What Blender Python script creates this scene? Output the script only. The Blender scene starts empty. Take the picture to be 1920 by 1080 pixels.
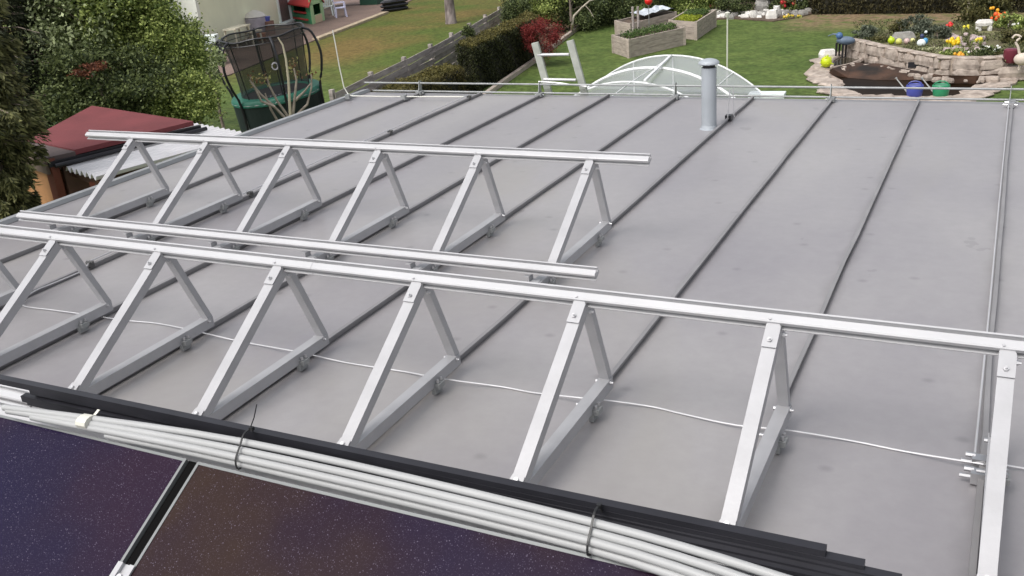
import bpy, bmesh, math, random
from mathutils import Vector, Matrix
random.seed(7)
R_ = math.radians
scene = bpy.context.scene
COL = scene.collection

# ------------------------------------------------------------ camera
CAM = Vector((-0.051, -1.912, 1.900)); FPX = 1815.0
MR = (Matrix.Rotation(0.4894, 3, 'Z') @ Matrix.Rotation(1.185, 3, 'X') @ Matrix.Rotation(-0.0854, 3, 'Z'))
cd = bpy.data.cameras.new('camera'); cam = bpy.data.objects.new('camera', cd); COL.objects.link(cam)
cam.matrix_world = Matrix.Translation(CAM) @ MR.to_4x4()
cd.sensor_width = 36; cd.lens = FPX / 1920 * 36; cd.clip_start = .05; cd.clip_end = 600
scene.camera = cam
# ------------------------------------------------------------ light
SUN_EL, SUN_AZ = 55, 203           # azimuth measured clockwise from +Y
wd = bpy.data.worlds.new('World'); scene.world = wd; wd.use_nodes = True
nt = wd.node_tree; nt.nodes.clear()
sky = nt.nodes.new('ShaderNodeTexSky'); sky.sky_type = 'NISHITA'; sky.sun_disc = False
sky.sun_elevation = R_(SUN_EL); sky.sun_rotation = R_(SUN_AZ)
sky.air_density = 1.0; sky.dust_density = 5.0; sky.ozone_density = 1.0
hs = nt.nodes.new('ShaderNodeHueSaturation'); hs.inputs['Saturation'].default_value = .28
bg = nt.nodes.new('ShaderNodeBackground'); bg.inputs[1].default_value = .15
wo = nt.nodes.new('ShaderNodeOutputWorld')
nt.links.new(sky.outputs[0], hs.inputs['Color']); nt.links.new(hs.outputs[0], bg.inputs[0]); nt.links.new(bg.outputs[0], wo.inputs[0])
sl = bpy.data.lights.new('sun', 'SUN'); sl.energy = .85; sl.angle = R_(28); sl.color = (1, .965, .93)
so = bpy.data.objects.new('sun', sl); COL.objects.link(so)
az, el = R_(SUN_AZ), R_(SUN_EL)
so.rotation_euler = Vector((math.sin(az)*math.cos(el), math.cos(az)*math.cos(el), math.sin(el))).to_track_quat('Z', 'Y').to_euler()
scene.view_settings.view_transform = 'Standard'; scene.view_settings.look = 'None'
scene.view_settings.exposure = 0.46; scene.view_settings.gamma = 1

GZ = -2.5     # garden level below the roof surface (z = 0)
def G(x, y, z=GZ):
    """surveying: point of the level z seen at the given place of the photograph"""
    d = MR @ Vector(((x-960)/FPX, -(y-540)/FPX, -1)); t = (z-CAM.z)/d.z
    return CAM + d*t
def G2(x, y, z=GZ):
    p = G(x, y, z); return (p.x, p.y)

# ------------------------------------------------------------ materials
MATS = {}
def mat(name, col, rough=.6, metal=0, var=.0, scale=3.0, bump=0, bscale=None, island=0, col2=None, spec=None, stretch=None, alpha=None):
    if name in MATS: return MATS[name]
    m = bpy.data.materials.new(name); m.use_nodes = True; t = m.node_tree; N = t.nodes; L = t.links
    b = N['Principled BSDF']; b.inputs['Roughness'].default_value = rough; b.inputs['Metallic'].default_value = metal
    if spec is not None: b.inputs['Specular IOR Level'].default_value = spec
    c = (*col, 1); b.inputs['Base Color'].default_value = c
    tc = N.new('ShaderNodeTexCoord'); mp = N.new('ShaderNodeMapping'); L.new(tc.outputs['Object'], mp.inputs[0])
    if stretch: mp.inputs['Scale'].default_value = stretch
    src = None
    if var or col2 or island:
        nz = N.new('ShaderNodeTexNoise'); nz.inputs['Scale'].default_value = scale; nz.inputs['Detail'].default_value = 5
        L.new(mp.outputs[0], nz.inputs['Vector'])
        fac = nz.outputs[0]
        if island:
            gm = N.new('ShaderNodeNewGeometry'); mx = N.new('ShaderNodeMix'); mx.data_type = 'FLOAT'
            mx.inputs[0].default_value = island
            L.new(nz.outputs[0], mx.inputs[2]); L.new(gm.outputs['Random Per Island'], mx.inputs[3]); fac = mx.outputs[0]
        rp = N.new('ShaderNodeValToRGB'); L.new(fac, rp.inputs[0])
        lo = tuple(max(0, v*(1-var)) for v in col); hi = tuple(min(1, v*(1+var)) for v in (col2 or col))
        rp.color_ramp.elements[0].position = .3; rp.color_ramp.elements[1].position = .7
        rp.color_ramp.elements[0].color = (*lo, 1); rp.color_ramp.elements[1].color = (*hi, 1)
        L.new(rp.outputs[0], b.inputs['Base Color'])
    if bump:
        n2 = N.new('ShaderNodeTexNoise'); n2.inputs['Scale'].default_value = bscale or scale*4; n2.inputs['Detail'].default_value = 6
        L.new(mp.outputs[0], n2.inputs['Vector'])
        bp = N.new('ShaderNodeBump'); bp.inputs['Strength'].default_value = bump; bp.inputs['Distance'].default_value = .02
        L.new(n2.outputs[0], bp.inputs['Height']); L.new(bp.outputs[0], b.inputs['Normal'])
    if alpha is not None: b.inputs['Alpha'].default_value = alpha
    MATS[name] = m; return m

# ------------------------------------------------------------ mesh helper
class MB:
    def __init__(s): s.v = []; s.f = []
    def add(s, vs, fs):
        o = len(s.v); s.v += [tuple(v) for v in vs]; s.f += [tuple(i+o for i in f) for f in fs]; return s
    def box(s, c, d, rot=None, taper=1):
        hx, hy, hz = d[0]/2, d[1]/2, d[2]/2; vs = []
        for z in (-1, 1):
            k = taper if z > 0 else 1
            for x, y in ((-1, -1), (1, -1), (1, 1), (-1, 1)):
                p = Vector((x*hx*k, y*hy*k, z*hz))
                if rot is not None: p = rot @ p
                vs.append(p + Vector(c))
        return s.add(vs, [(3, 2, 1, 0), (4, 5, 6, 7), (0, 1, 5, 4), (1, 2, 6, 5), (2, 3, 7, 6), (3, 0, 4, 7)])
    def ext(s, prof, p, q, u, v):
        p, q, u, v = Vector(p), Vector(q), Vector(u), Vector(v); n = len(prof)
        a = [p + u*x + v*y for x, y in prof]; b = [q + u*x + v*y for x, y in prof]
        # triangulated caps keep concave profiles right
        from mathutils.geometry import tessellate_polygon
        tr = tessellate_polygon([[Vector((x, y, 0)) for x, y in prof]])
        fs = [(i, (i+1) % n, n+(i+1) % n, n+i) for i in range(n)]
        fs += [tuple(t) for t in tr] + [tuple(n+i for i in t[::-1]) for t in tr]
        return s.add(a+b, fs)
    def bar(s, p, q, w, h, up=(0, 0, 1)):
        p, q = Vector(p), Vector(q); d = (q-p).normalized(); u = d.cross(Vector(up)).normalized(); v = u.cross(d)
        return s.ext([(-w/2, -h/2), (w/2, -h/2), (w/2, h/2), (-w/2, h/2)], p, q, u, v)
    def tube(s, pts, r, n=8, r2=None, closed=False):
        pts = [Vector(p) for p in pts]; m = len(pts); vs = []
        for i, p in enumerate(pts):
            a = pts[(i-1) % m] if (closed or i > 0) else p; b = pts[(i+1) % m] if (closed or i < m-1) else p
            d = (b-a).normalized(); ref = Vector((0, 0, 1)) if abs(d.z) < .95 else Vector((1, 0, 0))
            u = d.cross(ref).normalized(); v = d.cross(u)
            rr = r if r2 is None else r + (r2-r)*i/(m-1)
            for k in range(n):
                t = 2*math.pi*k/n; vs.append(p + u*math.cos(t)*rr + v*math.sin(t)*rr)
        fs = []
        for i in range(m if closed else m-1):
            j = (i+1) % m
            for k in range(n): fs.append((i*n+k, i*n+(k+1) % n, j*n+(k+1) % n, j*n+k))
        if not closed: fs += [tuple(range(n))[::-1], tuple((m-1)*n+k for k in range(n))]
        return s.add(vs, fs)
    def lathe(s, prof, c=(0, 0, 0), n=20, sx=1, sy=1):
        vs = []; m = len(prof)
        for r, z in prof:
            for k in range(n):
                t = 2*math.pi*k/n; vs.append((c[0]+r*sx*math.cos(t), c[1]+r*sy*math.sin(t), c[2]+z))
        fs = [(i*n+k, i*n+(k+1) % n, (i+1)*n+(k+1) % n, (i+1)*n+k) for i in range(m-1) for k in range(n)]
        fs += [tuple(range(n))[::-1], tuple((m-1)*n+k for k in range(n))]
        return s.add(vs, fs)
    def ball(s, c, r, n=10, m=7, sq=(1, 1, 1)):
        vs = []; 
        for i in range(m+1):
            a = math.pi*i/m
            for k in range(n):
                t = 2*math.pi*k/n
                vs.append((c[0]+r*sq[0]*math.sin(a)*math.cos(t), c[1]+r*sq[1]*math.sin(a)*math.sin(t), c[2]-r*sq[2]*math.cos(a)))
        return s.add(vs, [(i*n+k, i*n+(k+1) % n, (i+1)*n+(k+1) % n, (i+1)*n+k) for i in range(m) for k in range(n)])
    def rock(s, c, d, rot=0, j=.18, n=8, levels=3, rnd=random):
        """irregular faceted stone"""
        vs = []; off = [1+rnd.uniform(-j, j) for _ in range(n)]
        for l in range(levels):
            z = l/(levels-1); k = (.92, 1, .78)[l] if levels == 3 else 1
            for i in range(n):
                t = 2*math.pi*i/n + rot
                ct, st = math.cos(t-rot), math.sin(t-rot)
                e = (abs(ct)**3+abs(st)**3)**(-1/3.)
                x, y = ct*e*d[0]/2*off[i]*k, st*e*d[1]/2*off[i]*k
                vs.append((c[0]+x*math.cos(rot)-y*math.sin(rot), c[1]+x*math.sin(rot)+y*math.cos(rot), c[2]+z*d[2]+rnd.uniform(-.06, .06)*d[2]))
        fs = [(l*n+i, l*n+(i+1) % n, (l+1)*n+(i+1) % n, (l+1)*n+i) for l in range(levels-1) for i in range(n)]
        fs += [tuple(range(n))[::-1], tuple((levels-1)*n+i for i in range(n))]
        return s.add(vs, fs)
    def poly(s, pts, z0, z1):
        from mathutils.geometry import tessellate_polygon
        tr = tessellate_polygon([[Vector((x, y, 0)) for x, y in pts]]); n = len(pts)
        area = sum(pts[i][0]*pts[(i+1) % n][1]-pts[(i+1) % n][0]*pts[i][1] for i in range(n))
        vs = [(x, y, z0) for x, y in pts]+[(x, y, z1) for x, y in pts]
        fs = [(i, (i+1) % n, n+(i+1) % n, n+i) for i in range(n)]
        for t in tr:
            fs.append(tuple(n+i for i in t)); fs.append(tuple(t[::-1]))
        return s.add(vs, fs)
    def leaf(s, c, size, asp=.6, d=None, rnd=random):
        if d is None:
            d = Vector((rnd.gauss(0, 1), rnd.gauss(0, 1), rnd.gauss(0, 1)))
        d = Vector(d).normalized(); u = d.cross(Vector((rnd.gauss(0, 1), rnd.gauss(0, 1), rnd.gauss(0, 1))))
        if u.length < 1e-3: u = d.orthogonal()
        u.normalize(); c = Vector(c); h = d*size/2; w = u*size*asp/2
        o = len(s.v); s.v += [tuple(c-h), tuple(c+w), tuple(c+h), tuple(c-w)]; s.f.append((o, o+1, o+2, o+3))
    def sweep(s, prof, path, u=(1, 0, 0), v=(0, 0, 1)):
        from mathutils.geometry import tessellate_polygon
        u, v = Vector(u), Vector(v); n = len(prof); vs = []; fs = []
        for p in path: vs += [Vector(p)+u*x+v*y for x, y in prof]
        for k in range(len(path)-1): fs += [(k*n+i, k*n+(i+1) % n, (k+1)*n+(i+1) % n, (k+1)*n+i) for i in range(n)]
        tr = tessellate_polygon([[Vector((x, y, 0)) for x, y in prof]]); e = (len(path)-1)*n
        fs += [tuple(t) for t in tr]+[tuple(e+i for i in t[::-1]) for t in tr]
        return s.add(vs, fs)
    def build(s, name, m, parent=None, smooth=False, bevel=0):
        me = bpy.data.meshes.new(name)
        vs = s.v
        if parent is not None and parent.type == 'EMPTY':
            l = parent.get('_org')
            if l is not None: vs = [(x-l[0], y-l[1], z-l[2]) for x, y, z in vs]
        elif parent is not None and parent.get('_org') is not None:
            l = parent['_org']; vs = [(x-l[0], y-l[1], z-l[2]) for x, y, z in vs]
        me.from_pydata(vs, [], s.f); me.update()
        if smooth: me.polygons.foreach_set('use_smooth', [True]*len(me.polygons))
        bm = bmesh.new(); bm.from_mesh(me)
        if len(bm.faces) < 4000: bmesh.ops.recalc_face_normals(bm, faces=bm.faces)
        if bevel: bmesh.ops.bevel(bm, geom=[e for e in bm.edges if len(e.link_faces) == 2 and e.calc_face_angle(0) > .6], offset=bevel, segments=1, affect='EDGES')
        bm.to_mesh(me); bm.free()
        if smooth:
            try: me.set_sharp_from_angle(angle=.8)
            except Exception: pass
        if m: me.materials.append(m)
        o = bpy.data.objects.new(name, me); COL.objects.link(o)
        if parent is not None:
            o.parent = parent
            if parent.get('_org') is not None: o['_org'] = parent['_org']
        return o

def tag(o, label=None, cat=None, group=None, kind=None):
    if label: o['label'] = label
    if cat: o['category'] = cat
    if group: o['group'] = group
    if kind: o['kind'] = kind
    return o
def thing(name, loc, label, cat, group=None, local=False, rz=0):
    """an Empty at the base of a thing; children are given in world coordinates unless local"""
    o = bpy.data.objects.new(name, None); COL.objects.link(o); o.location = loc; o.empty_display_size = .1
    if rz: o.rotation_euler.z = rz
    if not local: o['_org'] = list(loc)
    return tag(o, label, cat, group)
def part(name, mb, m, parent, label=None, smooth=False, kind=None, bevel=0):
    o = mb.build(name, m, parent, smooth, bevel)
    if label: o['label'] = label
    if kind: o['kind'] = kind
    return o
def struct(name, mb, m, kind='structure', label=None, smooth=False):
    o = mb.build(name, m, None, smooth); o['kind'] = kind
    if label: o['label'] = label
    return o
def single(name, mb, m, label, cat, group=None, smooth=False):
    """a thing that is one mesh, its origin put at its base"""
    xs = [v[0] for v in mb.v]; ys = [v[1] for v in mb.v]; zs = [v[2] for v in mb.v]
    c = ((min(xs)+max(xs))/2, (min(ys)+max(ys))/2, min(zs)); mb.v = [(x-c[0], y-c[1], z-c[2]) for x, y, z in mb.v]
    o = mb.build(name, m, None, smooth); o.location = c
    return tag(o, label, cat, group)
def copy_tree(o, parent=None):
    c = o.copy(); COL.objects.link(c); c.parent = parent
    for ch in list(o.children): copy_tree(ch, c)
    return c

# ------------------------------------------------------------ material set
ALU = mat('mill_aluminium', (.41, .41, .422), .42, .2, .06, 9, .03, 60)
ALU2 = mat('rail_aluminium', (.52, .52, .53), .36, .25, .04, 6)
GALV = mat('galvanised_steel', (.30, .31, .31), .5, .4, .15, 12)
STEEL = mat('steel_bolt', (.55, .55, .56), .35, .9)
BLACKM = mat('black_metal', (.022, .022, .026), .38, .2, .2, 8)
WHITEP = mat('white_plastic', (.74, .80, .79), .45, 0, .04, 5)
TIE = mat('black_plastic', (.015, .015, .016), .4)
WIRE = mat('conductor_wire', (.62, .62, .63), .4, .5)
WOODG = mat('weathered_wood', (.34, .30, .28), .85, 0, .35, 3, .3, 30, stretch=(1, 1, 6))
WOODP = mat('planter_wood', (.40, .34, .29), .8, 0, .25, 4, .3, 40, stretch=(1, 1, 5))
DARKWOOD = mat('dark_wood', (.09, .045, .03), .7, 0, .3, 5)
STONE = mat('pale_stone', (.30, .245, .205), .85, 0, .25, 7, .6, 25, col2=(.40, .34, .29))
STONEW = mat('white_stone', (.68, .66, .62), .85, 0, .15, 6, .5, 25)
SOIL = mat('soil', (.10, .07, .05), .95, 0, .4, 6, .6, 30)
BARK = mat('bark', (.20, .16, .13), .9, 0, .4, 8, .6, 30)
PALEBARK = mat('pale_bark', (.42, .37, .30), .85, 0, .3, 12, .4, 40)

def roof_material():
    m = bpy.data.materials.new('painted_roof_sheet'); m.use_nodes = True; t = m.node_tree; N = t.nodes; L = t.links
    b = N['Principled BSDF']; b.inputs['Roughness'].default_value = .46; b.inputs['Specular IOR Level'].default_value = 1.0
    ge = N.new('ShaderNodeNewGeometry')
    n1 = N.new('ShaderNodeTexNoise'); n1.inputs['Scale'].default_value = .9; n1.inputs['Detail'].default_value = 4
    mp = N.new('ShaderNodeMapping'); mp.inputs['Scale'].default_value = (1, .55, 1); L.new(ge.outputs['Position'], mp.inputs[0]); L.new(mp.outputs[0], n1.inputs['Vector'])
    rp = N.new('ShaderNodeValToRGB'); L.new(n1.outputs[0], rp.inputs[0])
    e = rp.color_ramp.elements; e[0].position = .25; e[0].color = (.222, .209, .226, 1); e[1].position = .75; e[1].color = (.330, .318, .316, 1)
    # fine dirt specks
    n2 = N.new('ShaderNodeTexNoise'); n2.inputs['Scale'].default_value = 14; n2.inputs['Detail'].default_value = 8; n2.inputs['Roughness'].default_value = .7
    L.new(ge.outputs['Position'], n2.inputs['Vector'])
    mr = N.new('ShaderNodeMapRange'); mr.inputs[1].default_value = .3; mr.inputs[2].default_value = .7; mr.inputs[3].default_value = .93; mr.inputs[4].default_value = 1.05
    L.new(n2.outputs[0], mr.inputs[0])
    mx = N.new('ShaderNodeMix'); mx.data_type = 'RGBA'; mx.blend_type = 'MULTIPLY'; mx.inputs[0].default_value = 1
    L.new(rp.outputs[0], mx.inputs[6]); L.new(mr.outputs[0], mx.inputs[7])
    # sparse small dark spots
    vo = N.new('ShaderNodeTexVoronoi'); vo.voronoi_dimensions = '2D'; vo.inputs['Scale'].default_value = 1.5; vo.inputs['Randomness'].default_value = 1
    mq = N.new('ShaderNodeMapping'); mq.inputs['Scale'].default_value = (1, 1.2, 1)
    L.new(ge.outputs['Position'], mq.inputs[0]); L.new(mq.outputs[0], vo.inputs['Vector'])
    r2 = N.new('ShaderNodeMapRange'); r2.inputs[1].default_value = .012; r2.inputs[2].default_value = .050; r2.inputs[3].default_value = .77; r2.inputs[4].default_value = 1
    L.new(vo.outputs['Distance'], r2.inputs[0])
    m2 = N.new('ShaderNodeMix'); m2.data_type = 'RGBA'; m2.blend_type = 'MULTIPLY'; m2.inputs[0].default_value = 1
    L.new(mx.outputs[2], m2.inputs[6]); L.new(r2.outputs[0], m2.inputs[7]); # uneven darker band along the folds
    sx = N.new('ShaderNodeSeparateXYZ'); L.new(ge.outputs['Position'], sx.inputs[0])
    dv = N.new('ShaderNodeMath'); dv.operation = 'PINGPONG'; dv.inputs[1].default_value = .35; L.new(sx.outputs[0], dv.inputs[0])
    n4 = N.new('ShaderNodeTexNoise'); n4.inputs['Scale'].default_value = 2.5; n4.inputs['Detail'].default_value = 6; L.new(ge.outputs['Position'], n4.inputs['Vector'])
    ms = N.new('ShaderNodeMapRange'); ms.inputs[1].default_value = .3; ms.inputs[2].default_value = .7; ms.inputs[3].default_value = .0; ms.inputs[4].default_value = .09; L.new(n4.outputs[0], ms.inputs[0])
    dm = N.new('ShaderNodeMath'); dm.operation = 'DIVIDE'; L.new(dv.outputs[0], dm.inputs[0]); L.new(ms.outputs[0], dm.inputs[1])
    mg = N.new('ShaderNodeMapRange'); mg.inputs[1].default_value = .1; mg.inputs[2].default_value = 1.2; mg.inputs[3].default_value = .84; mg.inputs[4].default_value = 1; L.new(dm.outputs[0], mg.inputs[0])
    m3 = N.new('ShaderNodeMix'); m3.data_type = 'RGBA'; m3.blend_type = 'MULTIPLY'; m3.inputs[0].default_value = 1; L.new(m2.outputs[2], m3.inputs[6]); L.new(mg.outputs[0], m3.inputs[7])
    # faint brownish water stains
    n5 = N.new('ShaderNodeTexNoise'); n5.inputs['Scale'].default_value = .75; n5.inputs['Detail'].default_value = 7; n5.inputs['Distortion'].default_value = .6; L.new(mp.outputs[0], n5.inputs['Vector'])
    m6 = N.new('ShaderNodeMapRange'); m6.inputs[1].default_value = .56; m6.inputs[2].default_value = .66; m6.inputs[3].default_value = 0; m6.inputs[4].default_value = .35; L.new(n5.outputs[0], m6.inputs[0])
    m7 = N.new('ShaderNodeMix'); m7.data_type = 'RGBA'; L.new(m6.outputs[0], m7.inputs[0]); L.new(m3.outputs[2], m7.inputs[6]); m7.inputs[7].default_value = (.285, .268, .235, 1)
    L.new(m7.outputs[2], b.inputs['Base Color'])
    rr = N.new('ShaderNodeMapRange'); rr.inputs[3].default_value = .30; rr.inputs[4].default_value = .44; L.new(n1.outputs[0], rr.inputs[0]); L.new(rr.outputs[0], b.inputs['Roughness'])
    bp = N.new('ShaderNodeBump'); bp.inputs['Strength'].default_value = .35; bp.inputs['Distance'].default_value = .02
    n3 = N.new('ShaderNodeTexNoise'); n3.inputs['Scale'].default_value = 2.2; n3.inputs['Detail'].default_value = 2; L.new(mp.outputs[0], n3.inputs['Vector'])
    L.new(n3.outputs[0], bp.inputs['Height']); L.new(bp.outputs[0], b.inputs['Normal'])
    return m
ROOF = roof_material()
TRIM = mat('roof_trim', (.27, .28, .29), .5, .1, .12, 3)

def lawn_material():
    m = bpy.data.materials.new('lawn'); m.use_nodes = True; t = m.node_tree; N = t.nodes; L = t.links
    b = N['Principled BSDF']; b.inputs['Roughness'].default_value = .9; b.inputs['Specular IOR Level'].default_value = .2
    ge = N.new('ShaderNodeNewGeometry'); sp = N.new('ShaderNodeSeparateXYZ'); L.new(ge.outputs['Position'], sp.inputs[0])
    def noise(sc, det=4):
        n = N.new('ShaderNodeTexNoise'); n.inputs['Scale'].default_value = sc; n.inputs['Detail'].default_value = det; L.new(ge.outputs['Position'], n.inputs['Vector']); return n
    def ramp(src, p0, c0, p1, c1):
        r = N.new('ShaderNodeValToRGB'); L.new(src, r.inputs[0]); e = r.color_ramp.elements
        e[0].position = p0; e[0].color = (*c0, 1); e[1].position = p1; e[1].color = (*c1, 1); return r
    good = ramp(noise(1.2, 8).outputs[0], .33, (.062, .098, .022), .68, (.105, .145, .036))
    worn = ramp(noise(.32, 9).outputs[0], .38, (.078, .108, .020), .66, (.155, .112, .036))
    # the neighbour's garden beyond the fence (x < -13.5) is thinner and yellower
    mr = N.new('ShaderNodeMapRange'); mr.inputs[1].default_value = -13.0; mr.inputs[2].default_value = -14.2; L.new(sp.outputs[0], mr.inputs[0])
    mx = N.new('ShaderNodeMix'); mx.data_type = 'RGBA'; L.new(mr.outputs[0], mx.inputs[0]); L.new(good.outputs[0], mx.inputs[6]); L.new(worn.outputs[0], mx.inputs[7])
    myy = N.new('ShaderNodeMapRange'); myy.inputs[1].default_value = 18.0; myy.inputs[2].default_value = 24.0; L.new(sp.outputs[1], myy.inputs[0])
    mm_ = N.new('ShaderNodeMath'); mm_.operation = 'MULTIPLY'; L.new(mr.outputs[0], mm_.inputs[0]); L.new(myy.outputs[0], mm_.inputs[1]); L.new(mm_.outputs[0], mx.inputs[0])
    shaded_grass = ramp(noise(1.5, 8).outputs[0], .33, (.035, .058, .015), .68, (.065, .092, .025))  # darker green paints the shade on the grass near the trampoline
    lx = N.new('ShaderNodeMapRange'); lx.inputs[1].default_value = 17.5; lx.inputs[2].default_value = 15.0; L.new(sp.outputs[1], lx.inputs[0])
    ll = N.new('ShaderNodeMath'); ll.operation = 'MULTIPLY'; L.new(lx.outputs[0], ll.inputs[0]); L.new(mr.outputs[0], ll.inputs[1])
    mlx = N.new('ShaderNodeMix'); mlx.data_type = 'RGBA'; L.new(ll.outputs[0], mlx.inputs[0]); L.new(mx.outputs[2], mlx.inputs[6]); L.new(shaded_grass.outputs[0], mlx.inputs[7]); mx = mlx
    # bare earth strip in front of the rear hedge
    my = N.new('ShaderNodeMapRange'); my.inputs[1].default_value = 27.4; my.inputs[2].default_value = 29.6; L.new(sp.outputs[1], my.inputs[0])
    mz = N.new('ShaderNodeMapRange'); mz.inputs[1].default_value = -6.8; mz.inputs[2].default_value = -5.8; L.new(sp.outputs[0], mz.inputs[0])
    n4 = noise(2.5, 6); ma = N.new('ShaderNodeMath'); ma.operation = 'MULTIPLY'; L.new(my.outputs[0], ma.inputs[0]); L.new(mz.outputs[0], ma.inputs[1])
    mb_ = N.new('ShaderNodeMapRange'); mb_.inputs[1].default_value = .30; mb_.inputs[2].default_value = .52; L.new(n4.outputs[0], mb_.inputs[0])
    mc = N.new('ShaderNodeMath'); mc.operation = 'MULTIPLY'; L.new(ma.outputs[0], mc.inputs[0]); L.new(mb_.outputs[0], mc.inputs[1])
    m3 = N.new('ShaderNodeMix'); m3.data_type = 'RGBA'; L.new(mc.outputs[0], m3.inputs[0]); L.new(mx.outputs[2], m3.inputs[6]); m3.inputs[7].default_value = (.21, .15, .09, 1)
    n5 = noise(9, 9); m4 = N.new('ShaderNodeMapRange'); m4.inputs[1].default_value = .3; m4.inputs[2].default_value = .7; m4.inputs[3].default_value = .60; m4.inputs[4].default_value = 1.38; L.new(n5.outputs[0], m4.inputs[0])
    m5 = N.new('ShaderNodeMix'); m5.data_type = 'RGBA'; m5.blend_type = 'MULTIPLY'; m5.inputs[0].default_value = 1; L.new(m3.outputs[2], m5.inputs[6]); L.new(m4.outputs[0], m5.inputs[7])
    L.new(m5.outputs[2], b.inputs['Base Color'])
    bp = N.new('ShaderNodeBump'); bp.inputs['Strength'].default_value = .8; bp.inputs['Distance'].default_value = .05; L.new(n5.outputs[0], bp.inputs['Height']); L.new(bp.outputs[0], b.inputs['Normal'])
    return m

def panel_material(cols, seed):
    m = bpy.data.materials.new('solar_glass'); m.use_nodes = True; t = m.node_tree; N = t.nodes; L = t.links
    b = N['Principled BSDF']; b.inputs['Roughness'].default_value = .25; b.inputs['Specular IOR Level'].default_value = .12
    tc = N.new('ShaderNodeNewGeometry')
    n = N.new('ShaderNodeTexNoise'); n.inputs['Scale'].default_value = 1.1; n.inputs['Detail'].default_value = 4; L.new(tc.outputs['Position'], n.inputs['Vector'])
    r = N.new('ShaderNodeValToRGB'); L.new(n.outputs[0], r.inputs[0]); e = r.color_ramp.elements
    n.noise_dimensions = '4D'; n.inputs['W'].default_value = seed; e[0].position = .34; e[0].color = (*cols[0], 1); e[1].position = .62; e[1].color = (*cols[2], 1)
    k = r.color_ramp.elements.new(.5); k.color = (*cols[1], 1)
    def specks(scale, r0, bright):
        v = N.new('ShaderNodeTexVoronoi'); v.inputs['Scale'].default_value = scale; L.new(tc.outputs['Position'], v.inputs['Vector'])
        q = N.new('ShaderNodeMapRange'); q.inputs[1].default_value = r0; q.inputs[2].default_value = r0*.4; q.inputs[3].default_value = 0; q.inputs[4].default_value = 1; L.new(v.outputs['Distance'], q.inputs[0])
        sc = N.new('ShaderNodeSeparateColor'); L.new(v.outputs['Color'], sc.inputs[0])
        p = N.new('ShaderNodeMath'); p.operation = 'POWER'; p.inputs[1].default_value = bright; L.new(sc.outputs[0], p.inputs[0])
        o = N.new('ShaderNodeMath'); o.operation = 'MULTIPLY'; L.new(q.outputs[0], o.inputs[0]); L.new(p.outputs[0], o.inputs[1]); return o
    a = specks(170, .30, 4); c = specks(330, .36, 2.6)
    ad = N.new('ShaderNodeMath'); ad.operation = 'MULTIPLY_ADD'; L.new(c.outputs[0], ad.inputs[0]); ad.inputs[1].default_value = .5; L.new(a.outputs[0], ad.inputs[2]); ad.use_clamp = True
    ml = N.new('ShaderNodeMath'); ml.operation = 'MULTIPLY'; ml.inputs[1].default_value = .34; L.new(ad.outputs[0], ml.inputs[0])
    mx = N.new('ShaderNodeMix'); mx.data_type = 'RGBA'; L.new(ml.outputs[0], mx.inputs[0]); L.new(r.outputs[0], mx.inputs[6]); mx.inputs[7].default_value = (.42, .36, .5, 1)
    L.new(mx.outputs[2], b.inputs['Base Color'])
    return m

def glass_mat(name, col, alpha, rough=.12):
    m = bpy.data.materials.new(name); m.use_nodes = True; b = m.node_tree.nodes['Principled BSDF']
    b.inputs['Base Color'].default_value = (*col, 1); b.inputs['Roughness'].default_value = rough; b.inputs['Alpha'].default_value = alpha
    return m
# ============================================================ THE SETTING
ground = MB(); g = 300
ground.add([(-g, -g, GZ), (g, -g, GZ), (g, g, GZ), (-g, g, GZ)], [(0, 1, 2, 3)])
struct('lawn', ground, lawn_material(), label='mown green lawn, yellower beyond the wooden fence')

# ------------------------------------------------------------ the building under the roof
S = .7; EAVE = 6.93; VERGE = -6.36
bld = thing('flat_roofed_building', (0, 1, GZ), 'low building whose grey standing seam sheet roof fills the foreground', 'building')
RENDER = mat('render_wall', (.55, .53, .48), .9, 0, .08, 2, .1)
part('wall', MB().box((1.2, .9, -1.32), (15.0, 11.5, 2.34)), RENDER, bld)
x_prev = VERGE+.03
for i in range(-8, 13):
    x = i*S
    part('roof_sheet', MB().box(((x_prev+x)/2, .965, -.04), (x-x_prev-.004, 2*(EAVE-.965), .08)), ROOF, bld)
    x_prev = x
SEAM = mat('seam_fold', (.25, .245, .25), .5, .1, .1, 4)
SPROF = [(-.004, 0), (.004, 0), (.006, .018), (.012, .020), (.012, .029), (-.006, .031), (-.008, .024), (-.004, .022)]
rnd = random.Random(17)
for i in range(-8, 12):
    path = []; ox = 0
    for k in range(31):
        ox = ox*.6+rnd.gauss(0, .0022); path.append((i*S+ox, -4.9+(EAVE-.03+4.9)*k/30, .0005+rnd.uniform(0, .002)))
    part('standing_seam', MB().sweep(SPROF, path), SEAM, bld)
# verge flashing on the left, eave flashing and gutter at the far edge
v = MB(); v.ext([(-.060, -.12), (-.056, .018), (.010, .026), (.016, 0.001), (.03, 0.001), (.03, .006), (.020, .034), (-.064, .026), (-.066, -.12)], (VERGE, -4.9, 0), (VERGE, EAVE+.02, 0), (1, 0, 0), (0, 0, 1))
part('verge_flashing', v, TRIM, bld)
e = MB(); e.ext([(0, -.002), (.05, -.03), (.05, -.10), (.045, -.10), (.044, -.035), (0, -.010)], (VERGE, EAVE, 0), (8.4, EAVE, 0), (0, 1, 0), (0, 0, 1)); part('eave_flashing', e, TRIM, bld)
gt = MB(); gt.ext([(math.cos(math.pi+math.pi*k/8)*r, math.sin(math.pi+math.pi*k/8)*r) for r, ks in ((.065, range(9)), (.06, range(8, -1, -1))) for k in ks], (VERGE, EAVE+.115, -.045), (8.4, EAVE+.115, -.045), (0, 1, 0), (0, 0, 1)); part('gutter', gt, GALV, bld)
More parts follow.
